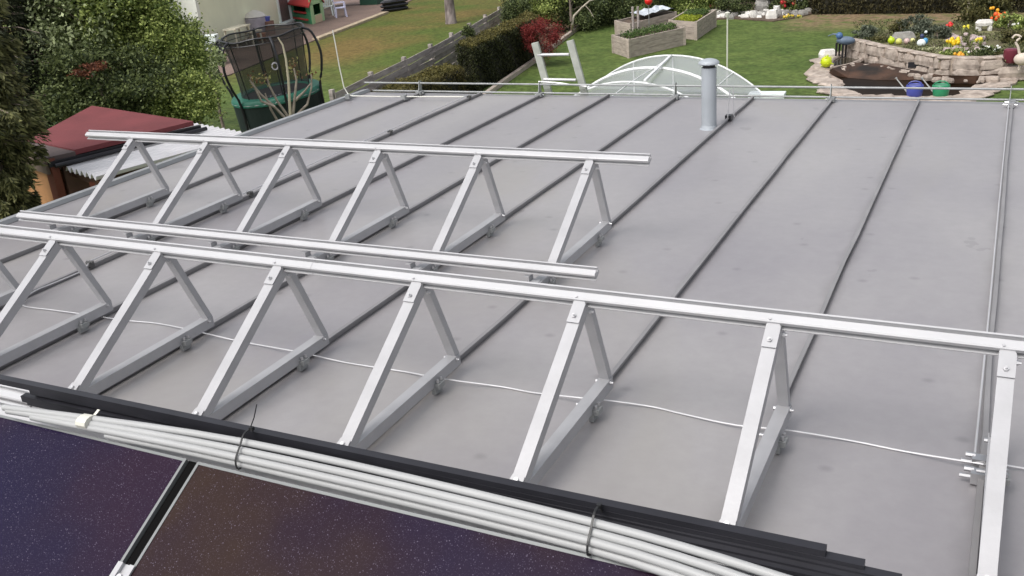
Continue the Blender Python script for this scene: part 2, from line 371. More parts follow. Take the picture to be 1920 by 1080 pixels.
part('overhang_board', MB().box((1.0, EAVE-.02, -.19), (14.8, .03, .2)), TRIM, bld)

# ------------------------------------------------------------ snow guard along the eave
sg = thing('snow_guard', (0, 6.85, 0), 'two pipe steel snow guard running along the far eave of the grey roof', 'snow guard')
for z, x0 in ((.122, -6.32), (.036, -6.22)):
    part('pipe', MB().tube([(x0, 6.85, z), (-2, 6.85, z), (2, 6.85, z), (8.3, 6.85, z)],   .0095, 8), GALV, sg, smooth=True)
for i in range(-8, 12, 2):
    x = i*S
    mb = MB(); mb.ext([(-.07, .028), (.06, .028), (.03, .05), (.03, .145), (-.01, .150), (-.035, .06)], (x-.016, 6.85, 0), (x-.010, 6.85, 0), (0, 1, 0), (0, 0, 1))
    mb.box((x, 6.81, .026), (.06, .07, .036)); mb.tube([(x-.05, 6.81, .025), (x+.05, 6.81, .025)], .007, 6)
    part('bracket', mb, GALV, sg)

# ------------------------------------------------------------ vent pipe
cx, cy = -2.185, 5.74
ch = thing('vent_pipe', (cx, cy, 0), 'grey round vent pipe with domed cap rising from the roof near the far eave', 'vent pipe')
PIPE = mat('grey_pipe', (.36, .39, .42), .55, .1, .08, 6)
part('pipe', MB().lathe([(.060, 0), (.060, .495), (.055, .496), (.055, .3)], (cx, cy, 0), 28), PIPE, ch, smooth=True)
part('flashing_collar', MB().lathe([(.078, .001), (.066, .008), (.061, .03), (.060, .032)], (cx, cy, 0), 28), PIPE, ch, smooth=True)
part('cap', MB().lathe([(.078, .522), (.084, .528), (.082, .540), (.062, .555), (.03, .564), (0.001, .567)], (cx, cy, 0), 28), PIPE, ch, smooth=True)
part('vent_slot', MB().lathe([(.048, .48), (.048, .53)], (cx, cy, 0), 20), BLACKM, ch)
rc = thing('conductor_stub', (-2.1, 6.0, 0), 'short bent earthing rod beside the vent pipe, clamped to the roof seam', 'earthing rod')
part('rod', MB().tube([(-2.045, 6.02, .04), (-2.052, 6.02, .045), (-2.06, 6.02, .28)], .004, 6), WIRE, rc)
part('rod', MB().tube([(-2.10, 6.00, .02), (-2.085, 6.01, .27)], .004, 6), WIRE, rc)
part('seam_clamp', MB().box((-2.098, 6.03, .028), (.05, .06, .045)), BLACKM, rc)

# ============================================================ MOUNTING FRAMES
def make_frame(label):
    t = thing('triangular_support', (0, 0, 0), label, 'support frame', local=True)
    up = (0, 0, 1)
    # base bar, an angle with its tall flange on the right
    part('base_bar', MB().ext([(-.024, .045), (.020, .045), (.020, 0), (.024, 0), (.024, .049), (-.024, .049)], (0, -.985, .040), (0, .028, .040), (1, 0, 0), (0, 0, 1)), ALU, t)
    def member(a, b, w, dpt, side=1, tk=.0035):
        a, b = Vector(a), Vector(b); d = (b-a).normalized(); n = Vector((1, 0, 0)).cross(d)
        if n.y > 0: n = -n
        return MB().ext([(-w/2, 0), (w/2, 0), (w/2, -dpt), (w/2-tk, -dpt), (w/2-tk, -tk), (-w/2, -tk)], a, b, (1, 0, 0), n), d, n
    mb, d, n = member((-.002, -.81, .092), (-.002, -.190, .500), .047, .042)
    part('front_leg', mb, ALU, t)
    top = Vector((-.002, -.190, .500))
    pl = MB(); q = top + n*.0035
    pl.ext([(-.0245, -.092), (.0245, -.092), (.0245, -.012), (.006, .030), (-.010, .030), (-.0245, -.004)], q, q+n*.003, (1, 0, 0), d)
    part('apex_plate', pl, ALU, t)
    for k, (dx, s) in enumerate(((-.002, -.066), (-.014, .010))):
        c = q + n*.003 + d*s + Vector((dx, 0, 0))
        part('bolt', MB().tube([c, c+n*.008], .0085, 6).tube([c+n*.008, c+n*.016], .0045, 6), STEEL, t)
    mb, d2, n2 = member((-.004, -.004, .088), (-.004, -.178, .478), .034, .040)
    mb2 = MB().ext([(-.020, 0), (.020, 0), (.020, .032), (.017, .032), (.017, .003), (-.017, .003), (-.017, .032), (-.020, .032)], (-.001, .004, .075), (-.001, -.158, .475), (1, 0, 0), (0, .92, .38))
    part('rear_strut', mb2, ALU, t)
    for y, z, x in ((-.004, .078, .022), (-.805, .078, .022), (-.165, .455, .022)):
        part('bolt', MB().tube([(x, y, z), (x+.008, y, z)], .009, 6).tube([(x+.008, y, z), (x+.016, y, z)], .005, 6), STEEL, t)
    part('bolt', MB().tube([(-.020, -.004, .078), (-.035, -.004, .078)], .008, 6), STEEL, t)
    c = Vector((-.002, -.79, .105))+n*.004
    part('foot_plate', MB().ext([(-.034, -.03), (.024, -.03), (.024, .018), (-.020, .024)], c, c+n*.004, (1, 0, 0), d), ALU, t)
    part('bolt', MB().tube([c+n*.004, c+n*.013], .008, 6), STEEL, t)
    for y in (-.175, -.86):
        k = MB(); k.box((.006-.038+.052, y, .022), (.020, .052, .030)); k.box((.036, y, .046), (.026, .046, .022))
        cl = part('seam_clamp', k, GALV, t)
        for yy in (-.013, .013):
            part('bolt', MB().tube([(.036, y+yy, .060), (.036, y+yy, .074)], .0065, 6), STEEL, cl)
        part('bolt', MB().tube([(-.024, y, .060), (-.050, y, .060)], .006, 6), STEEL, cl)
    # small bracket that carries the low rail
    b = MB(); b.box((-.010, -.958, .0905), (.050, .050, .003)); b.box((-.034, -.958, .104), (.003, .050, .030)); b.box((-.048, -.970, .118), (.028, .024, .003))
    part('rail_bracket', b, ALU, t)
    return t
fr0 = make_frame('')
n1 = ['', '', 'cut off at the left photo edge, in the nearer row', 'leftmost whole one of the nearer row', 'second whole one from the left in the nearer row', 'third whole one from the left in the nearer row', 'fourth whole one from the left in the nearer row', 'fifth whole one from the left in the nearer row, over the white cable', 'cut off at the right photo edge, in the nearer row']
row1 = {-7: 'aluminium triangle frame of the nearer row, mostly cut off at the left photo edge',
 -6: 'aluminium triangle frame of the nearer row, leftmost one whose top bolt plate shows',
 -5: 'aluminium triangle frame of the nearer row, second top plate from the left',
 -4: 'aluminium triangle frame of the nearer row, just left of the middle of its rail',
 -3: 'aluminium triangle frame of the nearer row, fourth top plate from the left',
 -2: 'aluminium triangle frame, nearer row, below the free end of the back low rail',
 -1: 'aluminium triangle frame of the nearer row, seen nearly end on, second from the right',
 0: 'large aluminium triangle frame of the nearer row at the right photo edge',
 1: 'aluminium triangle frame of the nearer row just outside the right photo edge'}
row2 = {-8: 'aluminium triangle frame of the back row, leftmost, standing before the white corrugated roof',
 -7: 'aluminium triangle frame of the back row, second from the left',
 -6: 'aluminium triangle frame of the back row, third from the left',
 -5: 'aluminium triangle frame of the back row, fourth from the left',
 -4: 'aluminium triangle frame of the back row, second from the right',
 -3: 'aluminium triangle frame of the back row, rightmost, by the free rail end'}
first = True
for rows, y, gr in ((row1, 1.264, 'nearer row of triangular panel supports'), (row2, 3.095, 'back row of triangular panel supports')):
    for i, lb in rows.items():
        o = fr0 if first else copy_tree(fr0); first = False
        o.location = (i*S+.038, y, 0); o['label'] = lb; o['group'] = gr

# ------------------------------------------------------------ rails
TILT = R_(28)
RP = [(-.006, 0), (.052, 0), (.052, .040), (.045, .040), (.045, .020), (.032, .020), (.032, .0385), (.030, .040), (.004, .038), (-.001, .034), (-.001, .021), (.014, .021), (.014, .004), (-.006, .004)]
def rail(x0, x1, y, z, label, tilt=TILT):
    t = thing('mounting_rail', ((x0+x1)/2, y, z), label, 'rail', 'slotted aluminium rails for the panels')
    u = (0, math.cos(tilt), math.sin(tilt)); v = (0, -math.sin(tilt), math.cos(tilt))
    cuts = [x0]+[x for x in (-2.585,) if x0 < x < x1 and y == 1.085]+[x1]
    for a, b in zip(cuts, cuts[1:]):
        part('rail_length', MB().ext(RP, (a, y, z), (b-.0015, y, z), u, v), ALU2, t)
    return t
rail(-6.02, 1.05, 1.085, .482, 'long slotted aluminium rail across the whole picture on the nearer row of triangles')
rail(-6.02, -1.725, 2.917, .489, 'slotted aluminium rail on top of the back row of triangles, farthest of the rails')
rail(-5.90, -1.735, 2.125, .134, 'slotted aluminium rail lying low on the front feet of the back row')
rail(-6.02, 1.05, .290, .108, 'low aluminium rail before the nearer row, mostly hidden behind the black profiles')

# ------------------------------------------------------------ lightning conductor
cable_px = [(155, 508), (100, 531), (66, 545), (44, 562), (46, 574), (90, 580), (150, 588), (230, 600), (300, 607), (385, 625), (455, 641), (560, 660), (640, 678), (700, 688), (760, 697), (830, 710), (940, 725), (1000, 736), (1090, 746), (1150, 752), (1225, 763), (1280, 776), (1380, 797), (1480, 807), (1600, 827), (1700, 847), (1830, 868), (1850, 872), (1920, 878)]
cable = []
for x, y in cable_px:
    p = G(x, y, .02); dd = min(abs(p.x-k*S) for k in range(-9, 3)); cable.append(G(x, y, .008 + .030*max(0, 1-dd/.16)))
def smooth_pts(pts, n=4):
    out = []
    P = [pts[0]]+list(pts)+[pts[-1]]
    for i in range(1, len(P)-2):
        for k in range(n):
            t = k/n; a, b, c, d = P[i-1], P[i], P[i+1], P[i+2]
            out.append(.5*((2*b)+(-a+c)*t+(2*a-5*b+4*c-d)*t*t+(-a+3*b-3*c+d)*t**3))
    out.append(pts[-1]); return out
cb = [p.copy() for p in cable]+[Vector((1.2, cable[-1].y-.05, .01))]
seam7 = [Vector((-7*S-.012, y, .048)) for y in (6.55, 5.6, 4.6, 3.6, 2.6)]
lc = thing('lightning_conductor', (-3, 1.5, 0), 'thin silver conductor wire crossing the roof sheets below the nearer row of triangles', 'wire')
part('wire', MB().tube(smooth_pts(cb), .0036, 6), WIRE, lc, smooth=True)
lc2 = thing('conductor_rod', (-7*S, 4.5, 0), 'conductor rod clipped along a seam on the left half of the roof', 'wire')
p0 = G(155, 508, .03)
part('wire', MB().tube([Vector((-7*S-.012, 6.62, .05))]+seam7[1:]+[Vector((-7*S-.012, p0.y+.12, .045)), p0], .0042, 6), WIRE, lc2, smooth=True)
for y in (6.62, 5.15, 3.27, p0.y+.1):
    part('seam_clamp', MB().box((-7*S, y, .030), (.034, .034, .036)).tube([(-7*S-.028, y, .045), (-7*S+.028, y, .045)], .006, 6), mat('dark_clamp', (.10, .10, .10), .5, .4), lc2)
lc3 = thing('conductor_rod', (0, 4, 0), 'conductor rod clipped along the rightmost seam, running down to the clamp at the cable', 'wire')
part('wire', MB().tube([(-.018, 6.7, .045), (-.020, 4, .045), (-.018, 2.5, .045), (-.020, cable[-2].y+.02, .045)], .0042, 6), WIRE, lc3, smooth=True)
yc = cable[-3].y
for y in (6.7, yc+.02, yc-.07):
    part('seam_clamp', MB().box((-.002, y, .028), (.05, .04, .04)).tube([(-.06, y-.008, .03), (.045, y-.008, .03)], .008, 6).tube([(-.048, y+.012, .045), (-.018, y+.012, .045)], .009, 6), STEEL, lc3)
ar = thing('air_terminal', (-6.3, 6.5, 0), 'tall thin lightning rod rising crookedly from the far left roof corner', 'lightning rod')
part('rod', MB().tube([(-6.38, 6.5, .735), (-6.37, 6.5, .6), (-6.36, 6.5, .35), (-6.34, 6.5, .14), (-6.30, 6.5, .07), (-6.25, 6.5, .05), (-5.8, 6.5, .05), (-4.92, 6.55, .05)], .006, 6), mat('pale_rod', (.62, .62, .56), .5, .1), ar, smooth=True)
for x in (-6.3, -5.6):
    part('seam_clamp', MB().box((x, 6.5, .045), (.05, .05, .05)), GALV, ar)

# ============================================================ PANELS IN THE FOREGROUND
PT = R_(28); pu = Vector((0, -math.cos(PT), -math.sin(PT))); pn = Vector((0, -math.sin(PT), math.cos(PT)))
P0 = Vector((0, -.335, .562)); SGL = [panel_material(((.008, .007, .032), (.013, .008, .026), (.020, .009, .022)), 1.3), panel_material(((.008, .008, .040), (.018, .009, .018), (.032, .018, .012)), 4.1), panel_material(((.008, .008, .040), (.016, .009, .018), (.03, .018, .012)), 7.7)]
for x0, x1, lb in ((-3.56, -1.925, 'dark purple glossy solar panel filling the lower left corner of the photo'), (-1.885, -.235, 'dark purple glossy solar panel along the bottom, right of the dark gap'), (-.195, 1.45, 'dark solar panel beyond the lower right corner of the photo')):
    t = thing('solar_panel', ((x0+x1)/2, -.335, .5), lb, 'solar panel', 'solar panels of the foreground row')
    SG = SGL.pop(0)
    def rib(xa, xb, s0, s1, h0, h1):
        return MB().ext([(s0, h0), (s1, h0), (s1, h1), (s0, h1)], P0+Vector((xa, 0, 0)), P0+Vector((xb, 0, 0)), pu, pn)
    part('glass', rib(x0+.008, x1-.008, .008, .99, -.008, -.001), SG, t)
    FRM = mat('panel_frame', (.22, .23, .23), .4, .4)
    part('frame', rib(x0, x0+.008, 0, 1.0, -.035, .001), FRM, t); part('frame', rib(x1-.008, x1, 0, 1.0, -.035, .001), FRM, t)
    part('frame', rib(x0+.008, x1-.008, 0, .008, -.035, .0005), FRM, t); part('frame', rib(x0+.008, x1-.008, .992, 1.0, -.035, .0005), FRM, t)
    part('back_sheet', rib(x0+.01, x1-.01, .01, .99, -.034, -.010), BLACKM, t)
single('gap_shade_strip', MB().ext([(-.026, -.034), (.008, -.034), (.008, -.009), (-.026, -.009)], P0+Vector((-1.896, 0, 0)), P0+pu*1.0+Vector((-1.896, 0, 0)), (1, 0, 0), pn), mat('matt_black', (.006, .006, .006), .95, spec=.05), 'added black strip for the shade in the gap between the two dark panels', 'strip')  # added strip whose black stands for the shade inside the gap
mc = thing('panel_clamp', (-1.905, -.6, .45), 'small silver clamp bridging the gap between the two dark panels at the bottom edge', 'clamp')
for s0 in (.305,):
    a = P0+Vector((-1.905, 0, 0))
    part('clamp_body', MB().ext([(-.028, -.030), (.028, -.030), (.028, .006), (.012, .006), (.012, -.004), (-.012, -.004), (-.012, .006), (-.028, .006)], a+pu*s0+pn*.0, a+pu*(s0+.07), (1, 0, 0), pn), ALU, mc)
    b_ = a+pu*(s0+.035)-pn*.004
    part('bolt', MB().tube([b_, b_+pn*.010], .008, 6), STEEL, mc)
rail(-3.9, .9, -.275, .485, 'aluminium rail carrying the top edge of the dark foreground panels, under the tubes', R_(28))
rl = MB().ext(RP, (-3.9, -.95, .13), (1.4, -.95, .13), (0, math.cos(PT), math.sin(PT)), (0, -math.sin(PT), math.cos(PT)))
single('mounting_rail', rl, ALU2, 'aluminium rail under the lower part of the dark foreground panels', 'rail', 'slotted aluminium rails for the panels')
first = None
for i in range(-5, 2):
    o = copy_tree(fr0); o.location = (i*S+.038, -.105, -.012); o['label'] = 'aluminium triangle support hidden beneath the dark foreground panels'; o['group'] = 'supports under the foreground panels'

# ------------------------------------------------------------ bundle of black profiles and white tubes
BLK = mat('black_profile', (.028, .028, .034), .33, .25, .15, 10)
WT = mat('white_tube', (.37, .375, .375), .48, 0, .05, 4)
def lay(x, y, z, p): return G(x, y, z)
blacks = [((-80, 694, .617), (1549, 1034, .627), 'longest black profile, lying nearest the triangles', 'B'),
          ((60, 730, .604), (1621, 1062, .612), 'black profile whose square end shows at the lower right, second in the bundle', 'B'),
          ((72, 737, .586), (1690, 1090, .602), 'black profile between two others, third in the bundle', 'B'),
          ((45, 744, .574), (1720, 1110, .596), 'black profile lying beside the white tubes, fourth in the bundle', 'B'),
          ((55, 750, .566), (1740, 1128, .590), 'black profile touching the uppermost white tube, fifth in the bundle', 'B'),
          ((50, 768, .580), (560, 838, .583), 'thin short black strip at the left end of the bundle', 'T')]
def seg(p, q, n=8, sag=.004, wob=0):
    P = []
    for k in range(n+1):
        t = k/n; c = p.lerp(q, t); c.z -= math.sin(math.pi*t)*sag; c.y += wob*math.sin(2.2*math.pi*t); P.append(c)
    return P
for a, b, lb, kd in blacks:
    p, q = G(*a), G(*b); d = (q-p).normalized(); u = d.cross(Vector((0, 0, 1))).normalized(); w = u.cross(d)
    if kd == 'L': pr_ = [(-.020, -.010), (.016, -.010), (.016, -.007), (-.016, -.007), (-.017, .013), (-.020, .013)]; pr_ = [(-.02, -.012), (.018, -.012), (.018, -.006), (.006, -.004), (.004, .010), (-.016, .012), (-.02, .010)]
    elif kd == 'B': pr_ = [(-.0105, -.012), (.0105, -.012), (.0105, .008), (-.0105, .010)]
    else: pr_ = [(-.008, -.003), (.008, -.003), (.008, .003), (-.008, .003)]
    single('black_profile', MB().ext(pr_, p, q, u, w), BLK, 'long '+lb if not lb.startswith(('long', 'thin')) else lb, 'profile', 'bundle of black profiles')
whites = [((8, 764, .600), (452, 828, .614), (1108, 979, .618), (1500, 1094, .606), 'uppermost white tube of the bundle, beside the black profiles'),
          ((14, 770, .592), (450, 844, .605), (1106, 997, .608), (1480, 1114, .596), 'second white tube of the bundle from the top'),
          ((60, 782, .588), (447, 858, .594), (1104, 1014, .596), (1460, 1134, .586), 'third white tube of the bundle from the top'),
          ((200, 816, .576), (447, 868, .574), (1102, 1028, .575), (1440, 1150, .578), 'lowest white tube, lying along the edge of the dark panels')]
for *pp, lb in whites:
    P = smooth_pts([G(*a) for a in pp], 6)
    single('white_tube', MB().tube(P, .0101, 12), WT, lb, 'tube', 'bundle of white tubes', smooth=True)
def loop_at(xt, yt, xb, yb, name, m, w, lab, cat, tail=True, th=.0022):
    a = G(xt, yt, .64); b = G(xb, yb, .588); t = thing(name, b, lab, cat)
    pts = [a+Vector((0, .02, -.03)), a+Vector((0, .004, -.002)), a.lerp(b, .35)+Vector((0, 0, .022)), a.lerp(b, .7)+Vector((0, 0, .020)), b+Vector((0, -.006, .01)), b+Vector((0, -.004, -.02)), a.lerp(b, .5)-Vector((0, 0, .045)), a+Vector((0, .02, -.05))]
    P = smooth_pts(pts, 4); mb = MB()
    d = Vector((1, -.05, 0)).normalized()
    for i in range(len(P)-1):
        n_ = (P[i+1]-P[i]).cross(d)
        if n_.length < 1e-6: continue
        mb.ext([(-w/2, -th/2), (w/2, -th/2), (w/2, th/2), (-w/2, th/2)], P[i], P[i+1]+(P[i+1]-P[i])*.02, d, n_.normalized())
    part('strap', mb, m, t)
    return t, a
t, a = loop_at(468, 806, 446, 866, 'cable_tie', TIE, .005, 'black cable tie round the bundle on the left, its tail sticking up', 'cable tie')
part('tail', MB().tube([a, a+Vector((.015, .01, .035)), a+Vector((.03, .014, .075))], .0016, 5), TIE, t); part('lock', MB().box(a+Vector((.006, .002, .004)), (.012, .01, .01)), TIE, t)
t, a = loop_at(1122, 950, 1104, 1026, 'cable_tie', TIE, .005, 'black cable tie round the bundle nearer the middle, without a visible tail', 'cable tie')
part('lock', MB().box(a+Vector((0, .004, .0)), (.01, .01, .008)), TIE, t)
TAPE = mat('masking_tape', (.62, .61, .54), .6)
a = G(166, 783, .606); b = G(158, 800, .600)
t = thing('tape_wrap', b, 'cream tape wrapped round the white tubes at their left end', 'tape')
mb = MB(); dx = (G(200, 789, .6)-G(120, 775, .6)).normalized()
c_ = G(163, 790, .602)
ring = [Vector((0, math.cos(k*math.pi/6)*.026, math.sin(k*math.pi/6)*.0185)) for k in range(12)]
vs = [c_-dx*.018+r for r in ring]+[c_+dx*.018+r for r in ring]
mb.add(vs, [(k, (k+1) % 12, 12+(k+1) % 12, 12+k) for k in range(12)]+[tuple(range(12))[::-1], tuple(range(12, 24))]); part('band', mb, TAPE, t)
part('loose_end', MB().add([c_+dx*.008+Vector((0, .018, .012)), c_+dx*.017+Vector((0, .018, .012)), c_+dx*.021+Vector((0, .034, .022)), c_+dx*.013+Vector((0, .033, .024))], [(0, 1, 2, 3)]), TAPE, t)
# ============================================================ VEGETATION HELPERS
def leafmat(name, col, col2=None, var=.35, isl=.6, scale=2.5, rough=.6):
    new = name not in MATS; m = mat(name, col, rough, 0, var, scale, 0, None, isl, col2, .3)
    if new:
        t = m.node_tree; N = t.nodes; L = t.links; b = N['Principled BSDF']; tr = N.new('ShaderNodeBsdfTranslucent'); mx = N.new('ShaderNodeMixShader'); mx.inputs[0].default_value = .35
        src = b.inputs['Base Color'].links[0].from_socket; L.new(src, tr.inputs[0]); L.new(b.outputs[0], mx.inputs[1]); L.new(tr.outputs[0], mx.inputs[2]); L.new(mx.outputs[0], N['Material Output'].inputs[0])
    return m
def crown(mb, c, r, n, size, clumps=30, rnd=None, spread=.28, asp=.6, flat=1, up=.3, hollow=.55):
    """leaf faces gathered in clumps through an ellipsoid"""
    rnd = rnd or random.Random(3)
    cc = []
    for _ in range(clumps):
        while True:
            v = Vector((rnd.gauss(0, 1), rnd.gauss(0, 1), rnd.gauss(0, 1)))
            if v.length > .1: break
        v.normalize(); v *= rnd.uniform(hollow, 1.0)
        cc.append((v, rnd.uniform(.6, 1.3)))
    for _ in range(n):
        v, k = rnd.choice(cc)
        q = Vector((v.x+rnd.gauss(0, spread*k*.6), v.y+rnd.gauss(0, spread*k*.6), v.z+rnd.gauss(0, spread*k*.6)))
        p = Vector((c[0]+q.x*r[0], c[1]+q.y*r[1], c[2]+q.z*r[2]))
        if p.z < GZ+.02: p.z = GZ+.02+rnd.random()*.1
        mb.leaf(p, size*rnd.uniform(.6, 1.4), asp, (rnd.gauss(0, 1), rnd.gauss(0, 1), rnd.gauss(up, .8)), rnd)
    return mb
def limbs(mb, base, top, r, n, spread, rnd, n_seg=5, rise=.6):
    base, top = Vector(base), Vector(top)
    tr = [base.lerp(top, k/n_seg)+Vector((rnd.uniform(-.05, .05), rnd.uniform(-.05, .05), 0)) for k in range(n_seg+1)]
    mb.tube(tr, r, 8, r*.4)
    for k in range(n):
        t = rnd.uniform(.35, .95); p = base.lerp(top, t); a = rnd.uniform(0, 6.28)
        d = Vector((math.cos(a), math.sin(a), rise+rnd.uniform(-.2, .4)))*spread*rnd.uniform(.5, 1)
        mb.tube([p, p+d*.5+Vector((0, 0, .05)), p+d], r*.35, 5, r*.1)
    return mb
def shrub(name, c, r, n, size, m, label, cat='shrub', clumps=25, seed=1, group=None, spread=.28, asp=.6, stem=True, up=.3, hollow=.45):
    rnd = random.Random(seed); t = thing(name, (c[0], c[1], GZ if c[2]-r[2] < GZ+.2 else c[2]-r[2]), label, cat, group)
    part('foliage', crown(MB(), c, r, n, size, clumps, rnd, spread, asp, up=up, hollow=hollow), m, t)
    if stem: part('stem', limbs(MB(), (c[0], c[1], GZ), (c[0], c[1], c[2]+r[2]*.3), .03+.03*r[0], 6, r[0]*.7, rnd), BARK, t)
    return t

# ============================================================ THE SHED ON THE LEFT
REDF = mat('red_roofing_felt', (.165, .036, .040), .8, 0, .12, 3, .2, 40)
GREYF = mat('grey_roofing_felt', (.10, .075, .072), .85, 0, .15, 3, .2, 40)
OSB = mat('orange_board', (.36, .18, .075), .75, 0, .2, 5, .2, 30)
sh = thing('garden_shed', (-9.2, 5.3, GZ), 'garden shed with red felt roof and orange board walls behind the left conifer', 'shed')
zr = -.12
Nn, L_, Pk, Rr = G2(140, 281, zr), G2(52, 262, zr), G2(172, 198, zr), G2(362, 227, zr)
Nl = G2(87, 297, zr-.02); Ll = G2(20, 275, zr-.02)
part('red_roof', MB().poly([Nn, Rr, Pk, L_], zr-.05, zr), REDF, sh)
part('grey_roof_strip', MB().poly([Nl, Nn, L_, Ll], zr-.06, zr-.015), GREYF, sh)
Rf = G2(374, 233, zr-.05)
fb = MB(); fb.bar((*Nl, zr-.085), (*Rf, zr-.085), .05, .055); part('fascia', fb, BLACKM, sh)
fb = MB(); fb.bar((*Ll, zr-.12), (*Nl, zr-.12), .05, .12); part('fascia', fb, mat('brown_fascia', (.14, .10, .08), .7), sh)
fb = MB(); fb.tube([(Nl[0]+.07, Nl[1]+.02, zr-.10), (Rf[0]+.07, Rf[1]+.02, zr-.10)], .022, 8); part('gutter', fb, BLACKM, sh)
# end wall: orange panels between dark red-brown posts
A = Vector((Nl[0]-.02, Nl[1]+.05, 0)); B = Vector((Ll[0], Ll[1]+.05, 0)); dAB = (B-A)
def P(t, z, off=0):
    n = Vector((dAB.y, -dAB.x, 0)).normalized(); q = A+dAB*t+n*off; return (q.x, q.y, z)
ext_t = 2.2
for t0, t1 in ((.04, .93), (1.07, 2.1)):
    part('wall_board', MB().bar(P(t0, -1.3), P(t1, -1.3), .03, 2.3), OSB, sh)
for t0 in (0, 1.0, 2.15):
    part('post', MB().box(P(t0, -1.32, 0), (.09, .09, 2.34)), mat('redbrown_post', (.17, .05, .03), .7), sh)
# long wall facing the grey building, in the shade of the corrugated roof
C_ = Vector((Rf[0]-.1, Rf[1]-.1, 0))
part('wall_board', MB().bar((A.x+.04, A.y+.08, -1.35), (C_.x, C_.y, -1.35), .04, 2.2), DARKWOOD, sh)
zz = G2(175, 198, -.2); part('back_wall', MB().bar((B.x-.6, B.y+1, -1.35), (zz[0], zz[1], -1.35), .04, 2.2), OSB, sh)
# corrugated lean-to
co = thing('corrugated_roof', (-7.8, 5, -.4), 'white corrugated sheet roof sloping between the red shed and the grey roof', 'lean-to roof')
CW = mat('white_corrugated', (.72, .71, .72), .55, 0, .06, 3)
c1, c2 = Vector((*G2(92, 310, -.3), 0)), Vector((*G2(176, 336, -.3), 0)); c3 = Vector((*G2(372, 238, -.3), 0))
du = (c2-c1).normalized(); dv = (c3-c1); dv_n = dv.normalized()
pitch = .115
for sidx in range(3):
    mb = MB(); vs = []; fs = []
    steps = 4*8+1
    for k in range(steps):
        s_ = (sidx*4*8+k)/8*pitch-.25; h = .028*math.cos(2*math.pi*s_/pitch)+.003*sidx
        for tt in (0, 1):
            q = c1+du*s_+dv*tt*(1.0); vs.append((q.x, q.y, -.28+h-.004*s_)); vs.append((q.x, q.y, -.284+h-.004*s_))
    for k in range(steps-1):
        a = k*4; b = a+4
        fs += [(a, b, b+2, a+2), (a+1, a+3, b+3, b+1), (a, a+1, b+1, b), (a+2, b+2, b+3, a+3)]
    mb.add(vs, fs); part('corrugated_sheet', mb, CW, co, smooth=False)
part('batten', MB().bar(c1+dv*.04+Vector((0, 0, -.33)), c1+dv*.04+du*1.9+Vector((0, 0, -.39)), .05, .06), DARKWOOD, co)
for t_ in (.0, .9):
    q = c1+dv*.04+du*t_; part('post', MB().box((q.x, q.y, -1.43), (.08, .08, 2.14)), mat('redbrown_post', (.17, .05, .03), .7), co)

# ============================================================ TREES AND SHRUBS ON THE LEFT
def conifer(name, base, h0, h1, rmax, n, m, label, seed, droop=.55, lean=0):
    rnd = random.Random(seed); t = thing(name, base, label, 'conifer'); mb = MB(); br = MB()
    br.tube([base, (base[0], base[1], h1)], .13, 8, .02)
    levels = int((h1-h0)/.16)
    for l in range(levels):
        z = h0+(h1-h0)*l/levels; k = l/levels; R = rmax*(1-k)**.75*(.85+.15*math.sin(l*2.1))*min(1, max(.45, .45+(z+.5)*.55))
        nb = 9 if k < .6 else 6
        for b in range(nb):
            a = rnd.uniform(0, 6.28); L = R*rnd.uniform(.65, 1.12); d = Vector((math.cos(a), math.sin(a), 0)); z2 = z+rnd.uniform(-.08, .08)
            def pt(s): return Vector((base[0], base[1], z2))+d*(L*s)+Vector((0, 0, .12*s-droop*.5*L*s*s))
            br.tube([pt(0), pt(.5), pt(.95)], .014, 4, .004)
            sd = Vector((-d.y, d.x, 0))
            cnt = int(n/levels/nb)
            for j in range(cnt):
                s = rnd.uniform(.25, 1)**.8; w = (1-s*.75)*L*.38
                o = rnd.uniform(-1, 1); p = pt(s)+sd*o*w+Vector((0, 0, -abs(o)*w*.35-rnd.random()**2*.16+rnd.gauss(0, .02)))
                dr = d*.8+sd*o*.9+Vector((0, 0, -droop*rnd.uniform(.3, 1.6)))+Vector((rnd.gauss(0, .25), rnd.gauss(0, .25), rnd.gauss(0, .25)))
                mb.leaf(p, rnd.uniform(.05, .11), .26, dr, rnd)
    part('crown', mb, m, t); part('trunk', br, BARK, t); return t
NEED = leafmat('conifer_needles', (.070, .082, .034), (.20, .20, .085), .35, .65, 3)
NEED2 = leafmat('dark_needles', (.028, .040, .020), (.050, .060, .030), .3, .6, 2)
conifer('conifer_tree', (-8.4, 3.75, GZ), -2.1, 4.2, .88, 110000, NEED, 'large brown-green conifer with drooping boughs at the left photo edge, before the shed', 5)
conifer('conifer_tree', (-12.7, 7.3, GZ), -2.3, 4.2, 1.75, 60000, NEED2, 'dark conifer behind the shed at the upper left', 9, .4)
LV1 = leafmat('pale_green_leaves', (.17, .22, .08), (.50, .56, .32), .25, .8, 1.5)
LV2 = leafmat('mid_green_leaves', (.13, .19, .045), (.38, .44, .14), .3, .7, 1.8)
LV3 = leafmat('dark_green_leaves', (.045, .068, .026), (.14, .17, .065), .3, .7, 1.8)
def at(x, y, D):
    d = MR @ Vector(((x-960)/FPX, -(y-540)/FPX, -1)); h = math.hypot(d.x, d.y); return CAM + d*(D/h)
def bush(x, y, D, r, n, size, m, label, seed, clumps=40, name='leafy_shrub', cat='shrub', group=None, **k):
    c = at(x, y, D); return shrub(name, (c.x, c.y, c.z), r, int(n*1.45), size*.80, m, label, cat, clumps, seed, group, **k)
bush(165, 60, 16.5, (1.1, 1.1, 2.0), 26000, .07, LV3, 'dark leafy tree between the conifers and the pale shrub', 11, 60, name='leafy_tree', cat='tree')
bush(150, 35, 15.5, (.62, .62, .8), 7000, .075, LV1, 'pale silvery green tree crown at the top left over the shed', 12, 40, name='leafy_tree', cat='tree')
